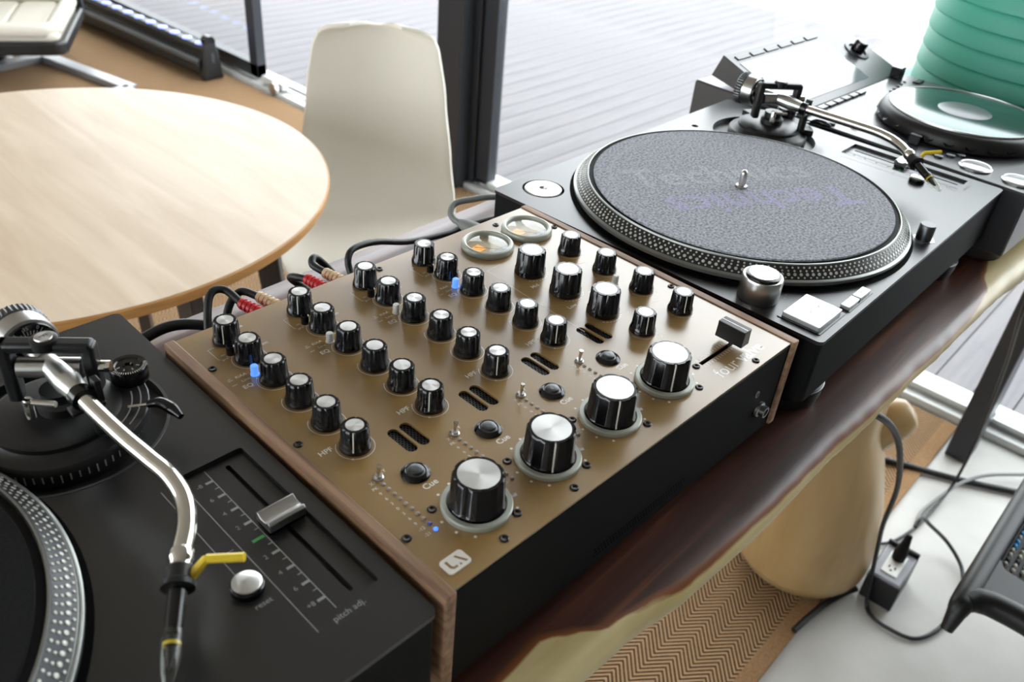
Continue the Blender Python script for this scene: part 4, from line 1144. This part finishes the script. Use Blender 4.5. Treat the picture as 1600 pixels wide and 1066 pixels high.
# ------------------------------------------------------------------ lounge chair and low steel frame at the far left
LCX, LCY = 963, 3715
def make_lounge():
    th = math.radians(-32)
    root = empty('lounge_chair', LCX-139, LCY+441, FL+9.5, th)
    tag(root, 'cream leather lounge chair in a black frame at the top left corner', 'armchair')
    MB().prism(rrect(-330, 330, -300, 340, 60), 150, 205).build('tray', 'satin_black', root, bevel=10, bseg=3)
    MB().box(-330, 330, 300, 345, 180, 720).build('back_panel', 'satin_black', root, bevel=12, bseg=3)
    MB().prism(rrect(-304, 304, -274, 300, 40), 200, 236).build('seat_cushion', 'cushion', root, bevel=14, bseg=4)
    MB().box(-300, 300, 235, 300, 236, 700).build('back_cushion', 'cushion', root, bevel=30, bseg=5)
    MB().tube([(-284, 240, 244), (-284, -220, 244), (-250, -252, 244), (250, -252, 244), (284, -220, 244), (284, 240, 244)], 33, 20).build('cushion_roll', 'cushion', root, ang=80)
    for q in range(3):
        MB().prism(rrect(-240+q*165, -90+q*165, -210, 220, 30), 230, 250).build('cushion_panel', 'cushion', root, bevel=9, bseg=4)
    MB().lathe([(0, 0), (60, 0), (62, 3), (40, 10), (34, 20), (34, 151), (0, 151)], 24).build('pedestal', 'satin_black', root, loc=(-60, 170, 0))
make_lounge()
fr = empty('steel_base_frame', 900, 3960, FL+9.5)
tag(fr, 'grey flat steel square base frame on the rug beyond the round table', 'metal frame')
def bar2(a, b, w, h, nm):
    a = Vector(a); b = Vector(b); d = (b-a).normalized(); nrm = Vector((-d.y, d.x, 0))*w/2
    vs = [a-nrm, b-nrm, b+nrm, a+nrm]
    MB().add([(v.x, v.y, 0) for v in vs]+[(v.x, v.y, h) for v in vs], [(3, 2, 1, 0), (4, 5, 6, 7), (0, 1, 5, 4), (1, 2, 6, 5), (2, 3, 7, 6), (3, 0, 4, 7)]).build(nm, 'steel_flat', fr, bevel=1.5)
cs = [(-460, 160), (122, 236), (226, -390), (-356, -466)]
for i in range(4):
    bar2((*cs[i], 0), (*cs[(i+1) % 4], 0), 62, 30, 'frame_bar')

# ------------------------------------------------------------------ power box and floor cables
def make_power():
    root = empty('power_box', 918, -20, FL, math.radians(2))
    tag(root, 'small black power box with a white outlet on the concrete', 'power outlet')
    MB().box(-56, 56, -34, 34, 0, 66).build('box', 'satin_black', root, bevel=2)
    MB().box(-54, 50, -31, 31, 66, 74).build('cover', 'socket_grey', root, bevel=2.5)
    o = MB().box(-38, 34, -17, 17, 74, 77).build('outlet', 'white_plastic', root, bevel=1)
    for y in (-6, 6):
        MB().box(-20, -12, y-1.4, y+1.4, 77, 77.2).build('slot', 'void_black', o)
    MB().lathe([(0, 77), (2.6, 77), (2.6, 77.2), (0, 77.2)], 12, T(-26, 0, 0)).build('slot', 'void_black', o)
    MB().box(50, 57, -33, 33, 66, 84).build('hinge_lip', 'satin_black', root, bevel=1.5)
    p = MB().tube([(18, 0, 77), (18, 0, 96), (26, 0, 116), (34, 0, 134)], [13, 14, 9, 6], 18, smooth=4)
    q = p.build('power_plug', 'rubber_black', None, loc=(0, 0, 0))
    q.matrix_world = root.matrix_basis.copy()
    tag(q, 'black power plug pushed into the white outlet', 'plug')
make_power()

FCA = [(150, 40, -157), (203, -10, -175), (357, -13, -290), (488, -12, -420), (618, -6, -570), (744, 8, -750), (806, 8, -860), (842, -2, -985), (842, -14, -1044), (820, -36, -1044), (816, -71, -1044), (832, -121, -1044), (900, -148, -1044), (1006, -151, -1044), (1087, -126, -1040), (1118, -78, -1020), (1070, -33, -960), (1010, -19, -905), (975, -18, -908)]
cable('power_cable', FCA, 4.3, 'cable_black', 'black power cable looping on the concrete into the small power box')
cable('power_cable', [(1085, 30, -157), (1090, -4, -300), (1097, -6, -420), (1229, -9, -600), (1311, -13, -780), (1340, -17, -910), (1331, -16, -1020), (1220, -10, -1044), (1114, 2, -1044), (1041, 26, -1044), (994, 68, -1034)], 3.6, 'cable_black', 'thin black cable hanging in front of the dark window post')
cable('floor_cable', [(1180, 330, -1033), (1269, 198, -1033), (1316, 117, -1034), (1358, 34, -1040), (1396, -48, -1040), (1454, -152, -1040)], 8.0, 'cable_black', 'thickest black cable lying across the rug edge by the window post')
cable('floor_cable', [(1150, 0, -1045), (1204, 6, -1045), (1288, -9, -1037), (1362, -30, -1028), (1433, -67, -1024), (1519, -134, -1030)], 4.4, 'cable_grey', 'grey cable curving over the concrete by the window post')
cable('floor_cable', [(660, 62, -1034), (715, 56, -1034), (774, 47, -1038), (835, 30, -1040), (858, 18, -1036)], 6.4, 'cable_black', 'thick black cable from under the rug edge to the power box')
cable('floor_cable', [(884, 34, -1043), (935, 30, -1044), (965, 34, -1044), (1016, 52, -1042), (1059, 92, -1033)], 5.0, 'cable_grey', 'grey cable behind the small power box')

# woven chair, only its corner in view
mat('rail_black', (14, 14, 16), 0.42, spec=0.35)
mat('weave_light', (150, 148, 140), 0.7)
mat('weave_dark', (40, 42, 46), 0.7)
mat('weave_blue', (40, 130, 190), 0.6)
def make_woven_chair():
    root = empty('woven_chair', 1006, -450, FL)
    tag(root, 'black framed chair with a woven grey and blue seat at the right edge', 'chair')
    ZS = 420
    fr_ = MB(); fr_.tube([(-500, 288, ZS-40), (-482, 288, ZS-12), (-456, 288, ZS), (-200, 288, ZS), (480, 288, ZS)], [9, 14, 17, 17, 17], 20, smooth=5)
    fr_.build('side_rail', 'rail_black', root, ang=80)
    fr2 = MB(); fr2.tube([(-470, 286, ZS), (-452, 272, ZS), (-442, 240, ZS), (-440, 150, ZS), (-440, -276, ZS)], [16, 19, 20, 20, 20], 20, smooth=5)
    fr2.build('cross_rail', 'rail_black', root, ang=80)
    MB().prism([(-470, 280), (-350, 280), (-350, 272), (-366, 262), (-372, 220), (-374, -250), (-440, -250), (-442, 240)], ZS-12, ZS+10).build('corner_plate', 'rail_black', root, bevel=5)
    MB().tube([(-440, -276, ZS), (480, -276, ZS)], 17, 20).build('side_rail', 'rail_black', root)
    MB().tube([(470, -276, ZS), (470, 276, ZS)], 20, 20).build('cross_rail', 'rail_black', root)
    MB().prism(rrect(-364, 452, -258, 274, 20), ZS-6, ZS-1).build('seat_base', 'weave_dark', root)
    g = [MB(), MB(), MB()]
    for i in range(62):
        for j in range(40):
            x = -352+i*13+(6.5 if j % 2 else 0); y = -242+j*13
            k = (1 if (i*7+j*3) % 4 == 0 else 0)
            if -300 < x < -190 and 190 < y: k = 2 if (i+j) % 3 else 0
            g[k].tube([(x-5.5, y-2.2, ZS-3), (x-2, y-0.8, ZS+2.4), (x+2, y+0.8, ZS+2.4), (x+5.5, y+2.2, ZS-3)], [2.0, 3.0, 3.0, 2.0], 5)
    for q, n_ in zip(g, ('weave_light', 'weave_dark', 'weave_blue')):
        w_ = q.build('woven_strands', n_, root, ang=80); w_['kind'] = 'stuff'
    MB().lathe([(0, 0), (250, 0), (250, 12), (40, 26), (30, 40), (30, ZS-8), (0, ZS-8)], 32, T(120, -120, 0)).build('pedestal', 'satin_black', root)
make_woven_chair()
